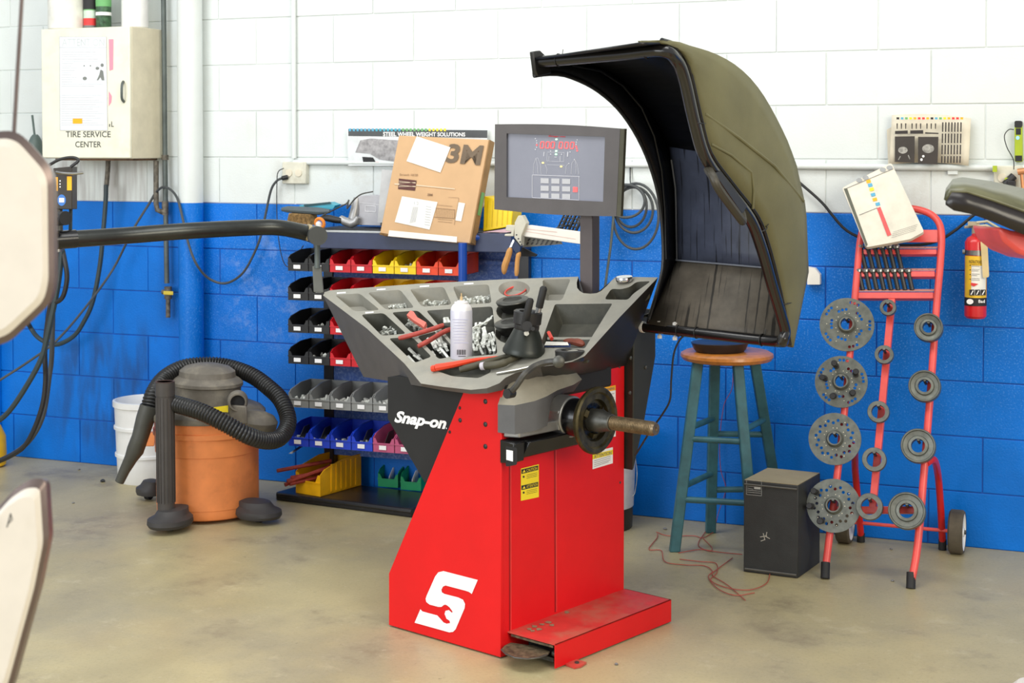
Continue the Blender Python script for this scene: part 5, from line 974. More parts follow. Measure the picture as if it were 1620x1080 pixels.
eband('yellow_label', 405, 471, -70, 70, mat('label_yellow', (246, 200, 50), .5)); eband('white_label', 420, 467, -22+0, 60, paper, .0014); eband('black_band', 471, 484, -75, 75, ink, .001); eband('metal_strap', 396, 404, -100, 100, steel, .0016)
d_ = (_O-ex); d_.z = 0; d_.normalize(); PE = onp(ex+d_*(R_e+.003), d_)
b = B(); text(b, PE, 'Bad', [(1548, 474), (1558, 474), (1558, 479), (1548, 479)], .02, .0); b.pp(PE, ell(1534.5, 477, 5.5, 4.3, 16), .0); obj('band_mark', b, wht, fe, kind='stuff')
b = B(); 
for i in range(4):
    b.pp(PE, ell(1535, 419.5+i*7.3, 1, 1.2, 6), .0)
    for j in range(2): b.pl(PE, [(1537, 418.5+i*7.3+j*2.4), (1550-(i*j % 3)*2, 418.8+i*7.3+j*2.4)], .5, .0)
for i in range(3): b.pp(PE, [(1533.5+i*9, 458), (1541.5+i*9, 458), (1541.5+i*9, 467), (1533.5+i*9, 467)], .0)
text(b, PE, 'INSTRUCTIONS', [(1533, 411), (1553, 412), (1553, 417), (1533, 416)], .01, .0); obj('label_print', b, ink, fe, kind='stuff')
b = B(); [b.pl(PE, [(1536+i*9, 466), (1539.5+i*9, 459.5)], 1.6, .0006) for i in range(3)]; obj('pictogram', b, wht, fe, kind='stuff')
obj('red_arrow', B().pp(PE, [(1536, 447), (1548, 449), (1541, 453), (1536, 451)], .0), redp, fe)
nk = et+UP*.012; obj('valve_head', B().cyl(nk-UP*.005, nk+UP*.03, .013, n=14).box(nk+V((-.005, -.005, .035)), (.04, .022, .014)), mat('valve_ivory', (196, 186, 160), .4, .4), fe)
obj('gauge', B().lathe(PY(1550, 365, -.115), d_, [(.017, -.01), (.018, .004), (.015, .006), (0, .006)], 20), mat('gauge_worn_red', (206, 130, 108), .5), fe)
obj('squeeze_handle', B().tube([PY(1546, 358, -.10), PY(1560, 357, -.10), PY(1588, 372, -.10)], [.006, .007, .006], 8).tube([PY(1545, 352, -.10), PY(1562, 350, -.10), PY(1582, 362, -.10)], .005, 8), mat('handle_ivory', (190, 184, 160), .5, .3), fe)
obj('wall_bracket', B().tube([PY(1526, 359, -.08), PY(1543, 358, -.06)], .005, 8).cyl(PY(1543, 360, -.06), PY(1543, 360, -.001), .006, n=8), mat('handle_ivory', (190, 184, 160)), fe); obj('strap_clip', B().cyl(PY(1523, 398, -.10), PY(1527, 398, -.10), .009, n=10), steel, fe)
obj('tag', B().prism([PE(x, y, .004) for x, y in rpoly([(1551, 381), (1562, 380), (1565, 438), (1555, 440)], 3)], -d_*.002), mat('tag_tan', (222, 200, 150), .7), fe)
# ================================================================== HAND TRUCK RACK
hn = V((0, -1.235, .5)).normalized(); HPt = onp((0, -.615, 0), hn)
tr_ = thing('hand_truck', 'red tubular hand truck used as a stand for wheel adapters', 'hand truck', (-.81, -.5, 0))
def rail(pts, r=.0125, nm='rail', k=4, n=12): return obj(nm, B().tube(cr([HPt(*p) for p in pts], k), r, n), truck, tr_)
rail([(1305, 908), (1312, 850), (1326, 740), (1339, 620), (1350, 500), (1357, 420), (1362, 375), (1373, 345), (1395, 332), (1425, 329), (1455, 332), (1478, 343), (1489, 365), (1488, 410), (1482, 480), (1475, 580), (1464, 720), (1452, 860), (1441, 924)], .0128, 'tube_loop')
for x, y in ((1305.5, 907), (1441, 923)): p = HPt(x, y); q = HPt(x+.6, y-20); obj('rubber_foot', B().tube([V((p.x, p.y, 0)) if False else p+(p-q).normalized()*.016, q+(p-q)*.1], .0155, 14), rubber, tr_)
def bar(x0, x1, y, h=10, dpt=.022, x0y=0): return obj('cross_bar', B().prism([HPt(x0, y-h/2), HPt(x1, y-h/2+x0y), HPt(x1, y+h/2+x0y), HPt(x0, y+h/2)], -hn*dpt), truck, tr_, bevel=.002)
bar(1376, 1484, 373, 20, .004); br1 = bar(1360, 1482, 398, 8, .03); br2 = bar(1357, 1479, 433, 9, .03); br3 = bar(1354, 1477, 467, 10, .03); bar(1322, 1456, 806, 11, .02)
def shelf_top(x0, x1, y): obj('bar_ledge', B().prism([HPt(x0, y), HPt(x1, y), HPt(x1, y)+V((0, .032, .004)), HPt(x0, y)+V((0, .032, .004))], UP*.002), mat('ledge_pale_red', (214, 150, 136), .6), tr_)
for y, x0, x1 in ((393, 1410, 1482), (428, 1357, 1479), (461, 1354, 1477)): shelf_top(x0, x1, y)
for y, xs in ((393.5, (1442, 1452, 1463, 1474)), (428.5, (1450, 1459, 1469)), (462, (1456, 1465, 1473))):
    for x in xs: obj('bar_hole', B().lathe(HPt(x, y-1.5)+V((0, .012, .001)), UP, [(.0, .0), (.004, .0), (.004, .0006), (0, .0006)], 10), blk, tr_)
cp_ = [HPt(1410.5, 468), HPt(1405, 560), HPt(1394, 690), HPt(1386, 770), HPt(1381, 806)]
b = B(); b.prism([HPt(1405, 472), HPt(1416, 472), HPt(1385.5, 806), HPt(1374, 806)], -hn*.022); obj('centre_post', b, truck, tr_, bevel=.002)
ax = PY(1505, 842, -.1); zA = .078
obj('axle', B().cyl((PY(1345, 830, -.1).x-.0, -.1, zA), (ax.x+.03, -.1, zA), .0065, n=10), truck, tr_)
obj('rear_leg', B().tube(cr([HPt(1465, 733), HPt(1465, 733)+V((.02, .05, .005)), PY(1484, 752, -.20), PY(1488, 800, -.13), PY(1491, 858, -.075)], 4), .0125, 12), mat('leg_red', (206, 30, 30), .35), tr_); obj('rear_leg', B().tube(cr([HPt(1338, 712), HPt(1338, 712)+V((.02, .05, .005)), PY(1353, 745, -.20), PY(1358, 800, -.13), PY(1362, 848, -.075)], 4), .0125, 12), mat('leg_red', (206, 30, 30)), tr_)
for x, y in ((1491, 858), (1362, 848)): p = PY(x, y, -.075); obj('rubber_foot', B().cyl((p.x, p.y, .002), (p.x, p.y, p.z+.012), .0148, n=14), rubber, tr_)
for px, lb in ((1512, None), (1335, None)):
    wx = PY(px, 842, -.1).x; o = obj('wheel', B().lathe((wx-.022, -.1, zA), (1, 0, 0), [(.06, .0), (.072, .0), (.079, .006), (.079, .046), (.073, .052), (.067, .052), (.066, .04), (.06, .0)], 36), tyre, tr_)
    obj('wheel_disc', B().lathe((wx-.022, -.1, zA), (1, 0, 0), [(.0665, .012), (.0665, .051), (.060, .044), (.018, .040), (.016, .052), (0, .052)], 30), white, o); obj('wheel_hub', B().lathe((wx+.030, -.1, zA), (1, 0, 0), [(.009, 0), (.009, .006), (0, .008)], 6), dsteel, o)
def adapter(nm, lb, cat, cx_, cy_, rpx, kind, grp, seed=0, bolts=()):
    c = HPt(cx_, cy_)+hn*.03; sc_ = 2.0/FPX*0+ (c-_O).dot(_F)/FPX; R = rpx*sc_; a_ = (hn*.55+(_O-c).normalized()*.45).normalized()
    u = UP.cross(a_).normalized(); w = a_.cross(u); t = thing(nm, lb, cat, c-a_*.03, 0, grp)
    def pt(r, th, h): return c+u*r*math.cos(th)+w*r*math.sin(th)+a_*h
    if kind == 'disc':
        hs = []; rr_ = random.Random(seed)
        if seed % 2 == 0:
            for g in range(5):
                for j in range(-1, 2): hs.append((R*.84, 2*PI*g/5+j*.17+seed)); hs.append((R*.57, 2*PI*(g+.5)/5+j*.24+seed))
        else:
            for j in range(24): hs.append((R*.62 if j % 2 else R*.72, 2*PI*j/24+seed)) 
        outl_ = [(R*math.cos(2*PI*i/48), R*math.sin(2*PI*i/48)) for i in range(48)]; hub = [(R*.22*math.cos(-2*PI*i/24), R*.22*math.sin(-2*PI*i/24)) for i in range(24)]
        hl = [[(r*math.cos(th)+.0056*math.cos(-2*PI*i/8), r*math.sin(th)+.0056*math.sin(-2*PI*i/8)) for i in range(8)] for r, th in hs]
        lp = [outl_, hub]+hl; ft = [[V((x, y, 0)) for x, y in l] for l in lp]; tri_ = tessellate_polygon(ft); al = [p for l in lp for p in l]
        F0 = [c+u*x+w*y+a_*.004 for x, y in al]; F1 = [c+u*x+w*y-a_*.004 for x, y in al]; b = B().add(F0, [tuple(q) for q in tri_]).add(F1, [tuple(q)[::-1] for q in tri_]); k = 0
        for l in lp: b.loft(F0[k:k+len(l)], F1[k:k+len(l)]); k += len(l)
        obj('plate', b, cone_s, t, smooth=30)
        obj('hub_ring', B().lathe(c, a_, [(R*.22, -.01), (R*.34, -.008), (R*.34, .006), (R*.27, .014), (R*.27, .022), (R*.22, .022), (R*.22, -.01)], 28), cone_s, t)
        b = B()
        for g in range(18): r = R*(.42 if g % 3 else .74); th = 2*PI*g/18+seed*.7; b.lathe(pt(r, th, .004), a_, [(.0022, 0), (.0018, .0012), (0, .0012)], 6)
        obj('stamped_dots', b, mat('bright_stamp', (206, 200, 180), .5), t, kind='stuff')
        for r, th in bolts: obj('pin_bolt', B().cyl(pt(R*r, th, -.002), pt(R*r, th, .02), .0105, n=12).cyl(pt(R*r, th, .02), pt(R*(r+.06), th+.03, .046), .0075, n=8).lathe(pt(R*(r+.06), th+.03, .044), a_, [(.010, 0), (.011, .006), (.009, .009), (.0, .009)], 12), blk, t)
    else:
        h = {'ring': .02, 'cone': .032}[kind]; hr = .62 if kind == 'ring' else .40
        pr_ = [(R*hr, -.012), (R*.97, -.012), (R, -.008), (R, h-.004), (R*.96, h), (R*.9, h)]
        pr_ += [(R*hr, h), (R*hr, -.012)] if kind == 'ring' else [(R*.86, h-.006), (R*.6, h-.008), (R*.55, h-.001), (R*hr, h), (R*hr, -.012)]
        obj('body', B().lathe(c, a_, pr_, 36), cone_s, t, smooth=30)
    hr_ = R*{'disc': .22, 'ring': .62, 'cone': .40}[kind]; c2 = c+w*(hr_-.006)*(1 if w.z > 0 else -1); bm_ = B().tube([c2-a_*.036, c2+a_*.02, c2+a_*.03+w*.004*(1 if w.z > 0 else -1)], .0052, 10); obj('hanger_peg', bm_, dsteel, tr_)
    return t
d4 = [(1342, 517, 42.5), (1333, 607, 41), (1323, 697, 41), (1321, 802, 42)]; nm4 = ['topmost', 'second from top', 'third from top', 'lowest']
for i, (x, y, r) in enumerate(d4): adapter('adapter_plate', f'{nm4[i]} perforated steel adapter disc on the left rail'+{1: ', with five pin bolts', 3: ', with three pin bolts'}.get(i, ''), 'adapter plate', x, y, r, 'disc', 'adapter plates on the left rail', [0, 4, 3, 7][i], {1: [(.62, a) for a in (.5, 1.9, 3.0, 4.3, 5.5)], 3: [(.78, 2.55), (.80, 3.25), (.72, 4.1)]}.get(i, ()))
n5 = ['topmost', 'second from top', 'middle', 'fourth from top', 'lowest']
for i, (x, y, r) in enumerate([(1407, 491, 12.8), (1401, 565, 14.8), (1392, 655, 17.2), (1385.5, 730, 19), (1378, 804, 21)]): adapter('spacer_ring', f'{n5[i]} small steel spacer ring on the centre post', 'ring', x, y, r, 'ring', 'spacer rings on the centre post')
for i, (x, y, r) in enumerate([(1471, 523, 22.5), (1465, 615, 25), (1455, 709, 27), (1437, 811, 29)]): adapter('centering_cone', f'{nm4[i]} grey steel centering cone on the right rail', 'cone', x, y, r, 'cone', 'centering cones on the right rail')
# studs standing in the bars
def stud(x0, y0, x1, y1, lb, grp):
    p = HPt(x1, y1)+V((0, .012, 0)); q = HPt(x0, y0)+V((0, .0, 0)); t = thing('threaded_stud', lb, 'stud', p, 0, grp); d = (q-p)
    b = B(); n = 14; b.tube([p+d*i/n for i in range(n+1)], [.0088 if i % 2 else .0078 for i in range(n+1)], 8); obj('stud_shank', b, blk, t)
    obj('stud_head', B().lathe(q-d*.03, d, [(.0118, 0), (.0128, .004), (.0128, .011), (.008, .015), (0, .015)], 10), steel, t)
pos = ['leftmost', 'second', 'third', 'fourth', 'fifth', 'sixth', 'seventh', 'rightmost']
for i in range(6): stud(1361.5+11.4*i, 392, 1368.5+11.4*i, 425, f'{"rightmost" if i == 5 else pos[i]} black stud in the upper row, from the left', 'studs, upper row')
for i in range(8): stud(1358.5+11.2*i, 430, 1364+11.2*i, 459, f'{pos[i]} black stud in the lower row, from the left', 'studs, lower row')
# chart pad resting on the truck
pdq = [PY(1332, 297, -.16), PY(1410, 257, -.10), PY(1462, 368, -.22), PY(1370, 391, -.27)]; pn = (pdq[1]-pdq[0]).cross(pdq[3]-pdq[0]).normalized(); pn = pn if pn.y < 0 else -pn
pd_ = thing('chart_pad', 'thick tilted white chart pad with a red bar resting on top of the hand truck', 'chart', pdq[3]); PPd = onp(pdq[0], pn)
rp_ = [PPd(x, y) for x, y in rpoly([(1332, 297), (1410, 257), (1462, 366), (1440, 378), (1370, 391)], 4)]
obj('pad_body', B().prism([p-pn*.001 for p in rp_], -pn*.018), mat('pad_ivory', (226, 220, 204), .6), pd_)
k8 = lambda x, y: (1320+x/3, 160+y/3)
def k8l(l): return [k8(*p) for p in l]
b = B(); [b.pp(PPd, k8l(q), .001) for q in ([(45, 415), (60, 412), (158, 680), (150, 690)],)]; obj('dark_edge_band', b, mat('band_olive', (90, 92, 78), .6), pd_)
b = B().pl(PPd, k8l([(60, 412), (280, 320)]), .8, .001).pl(PPd, k8l([(118, 540), (205, 505)]), .8, .001); [b.pl(PPd, k8l([(270+i*3, 648-i*9), (385+i*3, 612-i*9)]), .4, .001) for i in range(4)]; obj('chart_lines', b, ink_g, pd_, kind='stuff')
for i, (x, y, m_) in enumerate(((160, 382, org_p), (168, 400, blue_p), (175, 420, yel), (182, 445, blue_p), (190, 468, org_p), (204, 490, blue_p))): obj('color_chip', B().pp(PPd, k8l([(x-10, y-7), (x+10, y-12), (x+14, y+3), (x-6, y+8)]), .001), m_, pd_, smooth=0)
obj('red_bar', B().pp(PPd, k8l([(202, 508), (218, 500), (270, 634), (252, 641)]), .001), mat('faded_red_bar', (226, 92, 92), .6), pd_)
b = B(); [b.pp(PPd, ell(*k8(x, y), 5, 3.6, 10), .001) for x, y in ((118, 375), (148, 362), (230, 325), (262, 315))]; obj('grey_picture', b, mat('picture_grey', (160, 162, 162), .6), pd_, kind='stuff')
# ================================================================== STOOL, SPEAKER, WIRES
sc0 = V((-1.378, -.33, .70)); st_ = thing('bar_stool', 'tall teal wooden stool with a round varnished orange seat', 'stool', (-1.37, -.31, 0))
obj('seat', B().lathe((sc0.x, sc0.y, .686), UP, [(.14, 0), (.162, .006), (.17, .018), (.168, .028), (.155, .035), (0, .035)], 48), wood, st_)
tops = [PY(1104, 572, -.42), PY(1131, 572, -.25), PY(1167, 572, -.41), PY(1193, 572, -.25)]; bots = [PZ(1067, 872, 0), PZ(1124, 842, 0), PZ(1194, 880, 0), PZ(1238, 838, 0)]
for p, q in zip(tops, bots):
    p.z = .69; w2 = .019; d = (q-p).normalized(); o = [V((-w2, -w2*.8, 0)), V((w2, -w2*.8, 0)), V((w2, w2*.8, 0)), V((-w2, w2*.8, 0))]; Rz = Matrix.Rotation(.45, 3, 'Z'); o = [Rz @ v_ for v_ in o]
    obj('leg', B().hexa([q+v_ for v_ in o]+[p+v_ for v_ in o]), teal, st_, bevel=.004)
def legpt(i, z): return tops[i].lerp(bots[i], (.69-z)/.69)
for (i, j, z) in ((0, 2, .41), (0, 2, .19), (0, 1, .45), (0, 1, .235), (1, 3, .39), (1, 3, .17), (2, 3, .45), (2, 3, .235)): obj('rung', B().cyl(legpt(i, z), legpt(j, z-.0), .0115, n=12), teal, st_)
for x, y in ((1083, 677), (1072, 771), (1074, 700)): pass
one('round_dish', B().lathe((-1.40, -.345, .7215), UP, [(.09, 0), (.098, .008), (.11, .034), (.104, .036), (0, .03)], 28, 1, .85), mat('dish_black', (30, 29, 32), .35), 'shallow black plastic dish on the stool under the hood', 'dish')
S0, S1_, S2 = PZ(1176, 904, 0), PZ(1262, 915, 0), PZ(1297, 890, 0); S3 = S0+(S2-S1_)
spk_t = thing('speaker_cabinet', 'black speaker box standing back-side out beside the stool, dusty top', 'speaker', (S0+S2)/2)
hz = .318; obj('cabinet_shell', B().prism([S0, S1_, S2, S3], UP*hz), spk, spk_t, bevel=.003)
sn = (S1_-S0).cross(UP).normalized(); sn = sn if sn.y < 0 else -sn; PSp = onp(S0, sn)
obj('dusty_top_panel', B().prism([p+UP*(hz+.0005) for p in (S0.lerp(S2, .01), S1_.lerp(S3, .01), S2.lerp(S0, .01), S3.lerp(S1_, .01))], UP*.002), spk_top, spk_t)
obj('front_frame', B().tube([S0.lerp(S1_, .03)+UP*.012+sn*.003, S1_.lerp(S0, .02)+UP*.012+sn*.003], .004, 6).tube([S0.lerp(S1_, .02)+UP*(hz-.012)+sn*.003, S1_.lerp(S0, .02)+UP*(hz-.012)+sn*.003], .003, 6), mat('frame_vinyl', (84, 82, 76), .5), spk_t, kind='stuff')
k6 = lambda x, y: (980+x/2.572, 540+y/2.572)
b = B(); b.pl(PSp, [k6(517, 562), k6(578, 568), k6(578, 628), k6(517, 622), k6(517, 562)], .5, .001); [b.pl(PSp, [k6(520, 580+i*8), k6(544 if 1 < i < 3 else 575, 585+i*8)], .5, .001) for i in range(5)]; b.pp(PSp, [k6(548, 590), k6(574, 592), k6(574, 602), k6(548, 600)], .0015); lp_ = obj('rating_label', b, mat('label_silver', (176, 178, 176), .5), spk_t, kind='stuff')
b = B(); [b.pl(PSp, [k6(*p), k6(*q)], .9, .001) for p, q in (((572, 795), (600, 790)), ((585, 780), (592, 808)), ((590, 790), (612, 802)), ((600, 775), (596, 792)), ((575, 812), (590, 806)))]; obj('chip_mark', b, mat('bare_particle', (190, 186, 176), .8), spk_t, kind='stuff')
obj('cable_port', B().lathe(PSp(1208, 772, 0), sn, [(.006, 0), (.006, .002), (0, .002)], 10), ink, spk_t)
wires = [[(150, 775), (200, 790), (300, 790), (340, 798), (385, 774)], [(155, 782), (152, 800), (120, 845), (170, 850), (185, 895), (260, 908), (345, 912), (378, 935), (362, 958), (400, 1005), (470, 1032), (550, 1022)],
         [(245, 885), (330, 895), (392, 902), (396, 940), (372, 972), (440, 1002), (530, 1010), (596, 985), (612, 945), (608, 932)], [(460, 880), (400, 925), (378, 950), (440, 990), (512, 1052)], [(352, 770), (320, 826), (365, 852), (376, 838), (340, 800)], [(240, 860), (330, 846), (400, 856), (500, 866)]]
wl_ = ['straight copper-red wire on the floor behind the stool leg', 'long looping copper-red wire on the floor left of the speaker', 'copper-red wire on the floor that ends at the speaker box', 'forked copper-red wire end lying on the floor in front of the stool', 'small kinked copper-red wire by the rear stool leg', 'copper-red wire lying on the floor between the stool legs']
for i, wv in enumerate(wires): one('floor_wire', B().tube(cr([PZ(*k6(*p), .004) for p in wv], 6), .0017, 5), copper, wl_[i], 'wire', 'copper wires on the floor')
cord('thin_wire', 'thin red wire hanging on the wall seen through the stool legs', 'wire', [k6(462, 90)+(-.03,), k6(458, 190)+(-.03,), k6(425, 260)+(-.03,), k6(408, 400)+(-.03,), k6(412, 520)+(-.03,), k6(432, 600)+(-.03,), k6(402, 700)+(-.04,), k6(385, 774)+(-.06,)], -.03, .0015, mat('wire_dull_red', (150, 60, 84), .5), n=5)
cord('power_cord', 'black cord dropping from the hood tube behind the spindle tip', 'cord', [(1086, 528), (1075, 538), (1066, 560), (1062, 600), (1060, 632), (1048, 655), (1030, 680), (1005, 720)], PY(1086, 528, 0).y if False else MYy(1086, 528, .6).y, .003, cord_b)
# ================================================================== SHOP VACUUM
vc = V((-3.43, -.612, 0)); va = thing('shop_vacuum', 'orange and grey shop vacuum with its black hose looped over the top', 'vacuum cleaner', vc)
obj('tank', B().lathe(vc, UP, [(.185, .012), (.196, .018), (.2, .03), (.2, .052), (.202, .054), (.202, .26), (.206, .262), (.208, .33), (.214, .332), (.214, .352), (.208, .354), (.21, .39), (.222, .392), (.222, .40)], 56), orange, va)
obj('lid', B().lathe(vc, UP, [(.226, .392), (.23, .40), (.23, .415), (.215, .43), (.18, .445), (.15, .45)], 48), vac_g, va)
mh = vc+V((.0, .0, 0)); obj('motor_head', B().lathe(mh, UP, [(.155, .44), (.15, .50), (.152, .515), (.16, .52), (.16, .532), (.145, .545), (.128, .553), (.125, .575), (.10, .592), (.05, .603), (0, .605)], 44, 1, .8, ref=MU), vac_g, va)
pP = lambda px, py, y: PY(px, py, y)
c = pP(376, 636, -.735); n_v = (V((_O.x, _O.y, c.z))-c).normalized(); obj('exhaust_port', B().lathe(c-n_v*.05, n_v, [(.04, 0), (.039, .045), (.034, .055), (.028, .055), (.028, .01), (0, .01)], 28), vac_g, va); obj('port_hole', B().lathe(c-n_v*.02, n_v, [(.0285, 0), (0, .002)], 24), ink, va)
obj('port_housing', B().hexa([pP(362, 668, -.74), pP(392, 672, -.74), pP(392, 668, -.60), pP(362, 665, -.60), pP(364, 640, -.74), pP(390, 642, -.74), pP(390, 640, -.60), pP(364, 640, -.60)]), vac_g, va, bevel=.006)
obj('side_pod', B().lathe(pP(405, 664, -.62), UP+V((.2, 0, 0)), [(.07, -.05), (.085, -.03), (.088, .0), (.07, .022), (.035, .035), (0, .038)], 24, 1, .8), vac_g, va); obj('latch', B().box(pP(412, 690, -.60), (.07, .07, .07)), orange, va, bevel=.01)
obj('yellow_label', B().pp(onp(pP(350, 646, -.748), n_v), [(338, 644), (361, 641), (361, 652), (340, 651)], .0), yel, va)
obj('tank_spout', B().hexa([pP(226, 706, -.66), pP(244, 706, -.68), pP(244, 702, -.60), pP(226, 702, -.58), pP(236, 684, -.66), pP(246, 684, -.68), pP(246, 682, -.60), pP(236, 682, -.58)]), orange, va, bevel=.004)
hp = [(262, 636, -.86), (285, 641, -.88), (320, 652, -.89), (355, 669, -.88), (390, 688, -.84), (420, 697, -.76), (443, 692, -.68), (456, 668, -.60), (446, 635, -.55), (424, 612, -.52), (395, 592, -.50), (355, 579, -.50), (320, 577, -.54), (288, 582, -.60), (260, 598, -.68), (243, 622, -.76), (234, 650, -.80)]
P = cr([pP(*q) for q in hp], 12); 
def resam(P, step):
    out_ = [P[0]]; acc = 0
    for a, c_ in zip(P, P[1:]):
        l = (c_-a).length; s_ = step-acc
        while s_ < l: out_.append(a.lerp(c_, s_/l)); s_ += step
        acc = (acc+l) % step
    return out_
P = resam(P, .0042); obj('hose', B().tube(P, [.0335 if (i % 3) != 0 else .0285 for i in range(len(P))], 18), hoseM, va, smooth=50)
obj('hose_nozzle', B().tube([pP(236, 642, -.80), pP(230, 662, -.81), pP(222, 690, -.82), pP(214, 712, -.83), pP(207, 725, -.83), pP(197, 744, -.835), pP(189, 762, -.84)], [.036, .037, .033, .034, .026, .021, .018], 18), mat('nozzle_grey', (72, 72, 66), .5), va)
wd = pP(259, 700, -.90); wt, wb_ = pP(261, 604, -.90), pP(263, 806, -.905)
obj('wand', B().tube([wb_, wt-UP*.05], [.033, .0345], 24).tube([wt-UP*.052, wt], [.0375, .0375], 24), mat('wand_grey', (70, 66, 64), .5, var=.08), va); obj('wand_mouth', B().lathe(wt+UP*.0005, UP, [(.037, 0), (.037, .002), (.031, .002), (.031, -.0), (0, -.0)], 24), mat('wand_mouth_brown', (78, 56, 46), .6), va)
b = B()
for i in range(16): a = 2*PI*i/16; b.cyl(wb_+V((.0345*math.cos(a), .0345*math.sin(a), .03)), wt-UP*.06+V((.0345*math.cos(a), .0345*math.sin(a), 0)), .0022, n=4)
obj('wand_rib', b, mat('wand_grey', (70, 66, 64)), va, kind='stuff')
def caster(px0, px1, y0, y1, Y, nm='caster_foot'):
    a, c_ = pP(px0, y1, Y), pP(px1, y0, Y); w_ = (c_-a).x/2; cx_ = (a+c_)/2; d_in = (vc-cx_); d_in.z = 0; d_in.normalize(); sd = V((-d_in.y, d_in.x, 0))
    def ring(r0, r1, z, sh=0): return [V((cx_.x, cx_.y, z))+sd*w_*r0*math.cos(2*PI*i/24)+d_in*(w_*1.25*r1*math.sin(2*PI*i/24)+sh) for i in range(24)]
    rs_ = [ring(.92, .92, .022), ring(1, 1, .034), ring(.98, .98, .05), ring(.72, .8, .062, .01), ring(.62, .72, .082, .022), ring(.3, .35, .088, .022)]
    b = B()
    for p_, q_ in zip(rs_, rs_[1:]): b.loft(p_, q_)
    b.add(rs_[0], [tuple(range(24))]).add(rs_[-1], [tuple(range(24))]); o = obj(nm, b, vac_d, va, weld=True)
    obj('caster_wheel', B().cyl((cx_.x-.01, cx_.y, .02), (cx_.x+.012, cx_.y, .02), .02, n=14), rubber, o)
caster(241, 298, 782, 834, -.90); caster(382, 437, 772, 814, -.66); caster(220, 250, 768, 800, -.50)
# buckets
def bucket(lb, c, r, h, mt, ribs=(), extra=()):
    t = thing('bucket', lb, 'bucket', c); pr_ = [(r*.9, 0), (r*.92, .004)]
    for z in ribs: q = r*(.92+.1*z/h); pr_ += [(q, z-.008), (q+.007, z-.006), (q+.007, z+.006), (q+.001, z+.008)]
    pr_ += [(r*1.02, h-.03), (r*1.07, h-.026), (r*1.07, h-.002), (r*1.0, h), (r*.98, h-.004), (r*.88, .01), (0, .01)]
    obj('bucket_wall', B().lathe(c, UP, pr_, 44), mt, t); 
    for z0, z1, m_ in extra: obj('label_wrap', B().lathe(c, UP, [(r*(.92+.1*z0/h)+.0015, z0), (r*(.92+.1*z1/h)+.0015, z1)], 44), m_, t)
    return t
c, r = cylpos(184, 282, 769); bucket('white plastic bucket standing behind the shop vacuum', c, r, PY(224, 640, c.y-r).z, white, (.12, .24))
c, r = cylpos(886, 1005, 846); bt = bucket('black bucket with a white label half hidden behind the balancer', c, r, .37, mat('bucket_black', (26, 26, 30), .35), (.31, .335), ((.085, .275, mat('bucket_label', (206, 206, 210), .5, var=.06, vs=30)),))
obj('bail_wire', B().tube(cr([c+V((r+.008, -.01, .29)), c+V((r+.02, -.02, .22)), c+V((r+.012, -.02, .15)), c+V((r+.002, -.02, .13))], 5), .0016, 5), steel, bt)
c, r = cylpos(-34, 10, 742); t = thing('yellow_jug', 'yellow rounded container with a white cap at the left edge', 'jug', c)
obj('jug_body', B().lathe(c, UP, [(r*.7, 0), (r*.95, .01), (r, .06), (r*.95, .14), (r*.6, .19), (r*.4, .2), (0, .2)], 24), mat('jug_yellow', (226, 176, 20), .4), t); obj('jug_cap', B().cyl(c+UP*.198, c+UP*.235, r*.45, n=16), white, t)
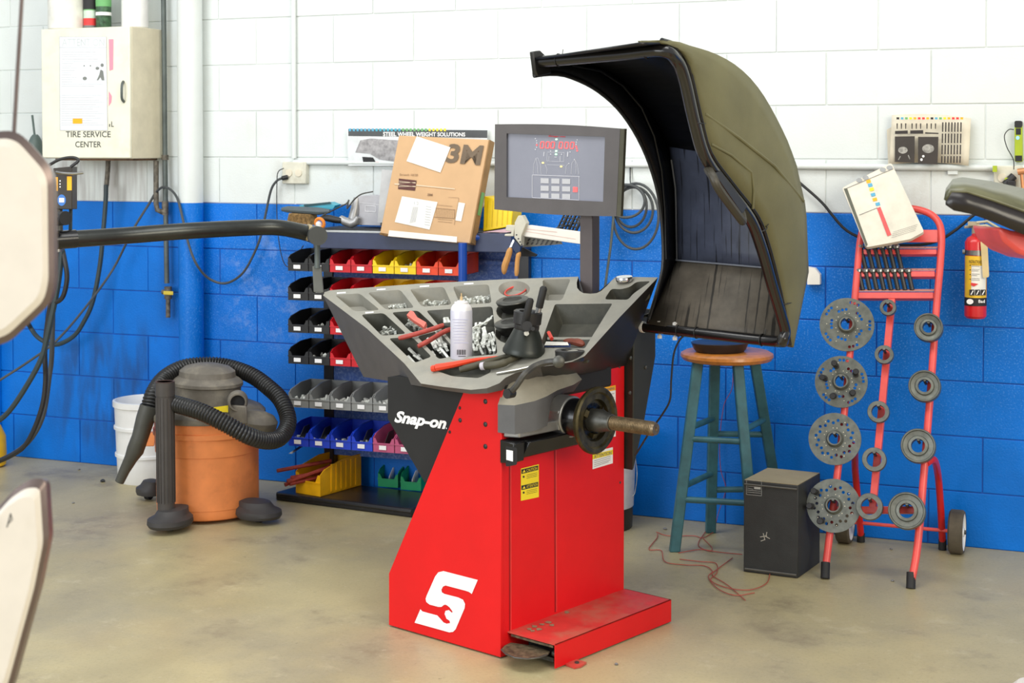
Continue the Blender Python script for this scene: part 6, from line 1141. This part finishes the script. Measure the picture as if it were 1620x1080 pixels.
# ================================================================== RIGHT FOREGROUND MACHINE
rm = thing('tyre_machine', 'red machine with a black moulded plastic top reaching in at the right edge', 'machine', (-.1, -2.6, 0))
D = 3.3
def F3(px, py, d=D): return PD(px, py, d)
tp = [F3(1497, 318), F3(1506, 304), F3(1530, 305), F3(1570, 318), F3(1620, 336), F3(1720, 362)]; bt_ = [F3(1497, 324), F3(1510, 333), F3(1535, 338), F3(1570, 350), F3(1620, 371), F3(1720, 400)]
bk_ = [F3(1500, 300, D+.22), F3(1508, 287, D+.24), F3(1522, 284, D+.26), F3(1566, 290, D+.26), F3(1620, 302, D+.26), F3(1720, 322, D+.26)]
obj('moulded_front', B().loft(tp, bt_, False), mat('moulded_front_black', (34, 30, 30), .3, var=.1), rm, smooth=70, solid=-.006)  # darker copy of the moulding for its shaded front
obj('moulded_top', B().loft(tp, bk_, False), mat('moulded_lit_top', (96, 96, 70), .32, var=.2, vs=9), rm, smooth=70, solid=-.006)  # light on the black moulding's top painted as olive
obj('moulded_rear', B().loft(bk_[2:], [p+_F*.12-UP*.05 for p in bk_[2:]], False), mat('moulded_lit_top', (96, 96, 70)), rm, smooth=70, solid=-.006)
rd = [F3(1579, 358, D+.04), F3(1600, 364, D+.04), F3(1720, 390, D+.04), F3(1720, 420, D+.04), F3(1640, 412, D+.04), F3(1610, 400, D+.04), F3(1588, 382, D+.04)]
obj('red_housing', B().prism(rd, _F*.2), truck, rm, bevel=.01)
fp = F3(1720, 400, D+.15); obj('pedestal', B().box2((fp.x+.04, fp.y-.05, 0), (fp.x+.18, fp.y+.09, fp.z)).box2((fp.x-.05, fp.y-.2, 0), (fp.x+.3, fp.y+.24, .03)), red, rm, bevel=.01)
c = PZ(1640, 1110, 0); one('beige_pad', B().lathe(c, UP, [(.05, 0), (.07, .01), (.072, .03), (.05, .05), (0, .055)], 28), skinbeige, 'beige rounded pad cut off by the lower right corner', 'pad')
# floor debris
rdb = random.Random(9)
for i, (x, y, r, l_) in enumerate(((163, 760, .012, 'dark nut-sized pebble on the floor left of the shop vacuum'), (116, 795, .006, 'small dark crumb on the floor above the lower beige panel'), (125, 742, .007, 'dark crumb on the floor near the wall at the left'), (1412, 918, .006, 'dark crumb on the floor between the hand truck feet'), (1410, 798+70, .006, 'dark crumb on the floor behind the hand truck feet'), (1052, 836, .008, 'dark crumb on the floor by the left stool leg'), (975, 1050, .006, 'dark crumb on the floor right of the pedal box'))):
    p = PZ(x, y, r*.5); b = B().sphere(p, r, 7, 5, (1, .9, .55)); b.v = [q+V((rdb.uniform(-1, 1), rdb.uniform(-1, 1), 0))*r*.15 for q in b.v]; one('floor_crumb', b, ink_g if i else blk, l_, 'debris')
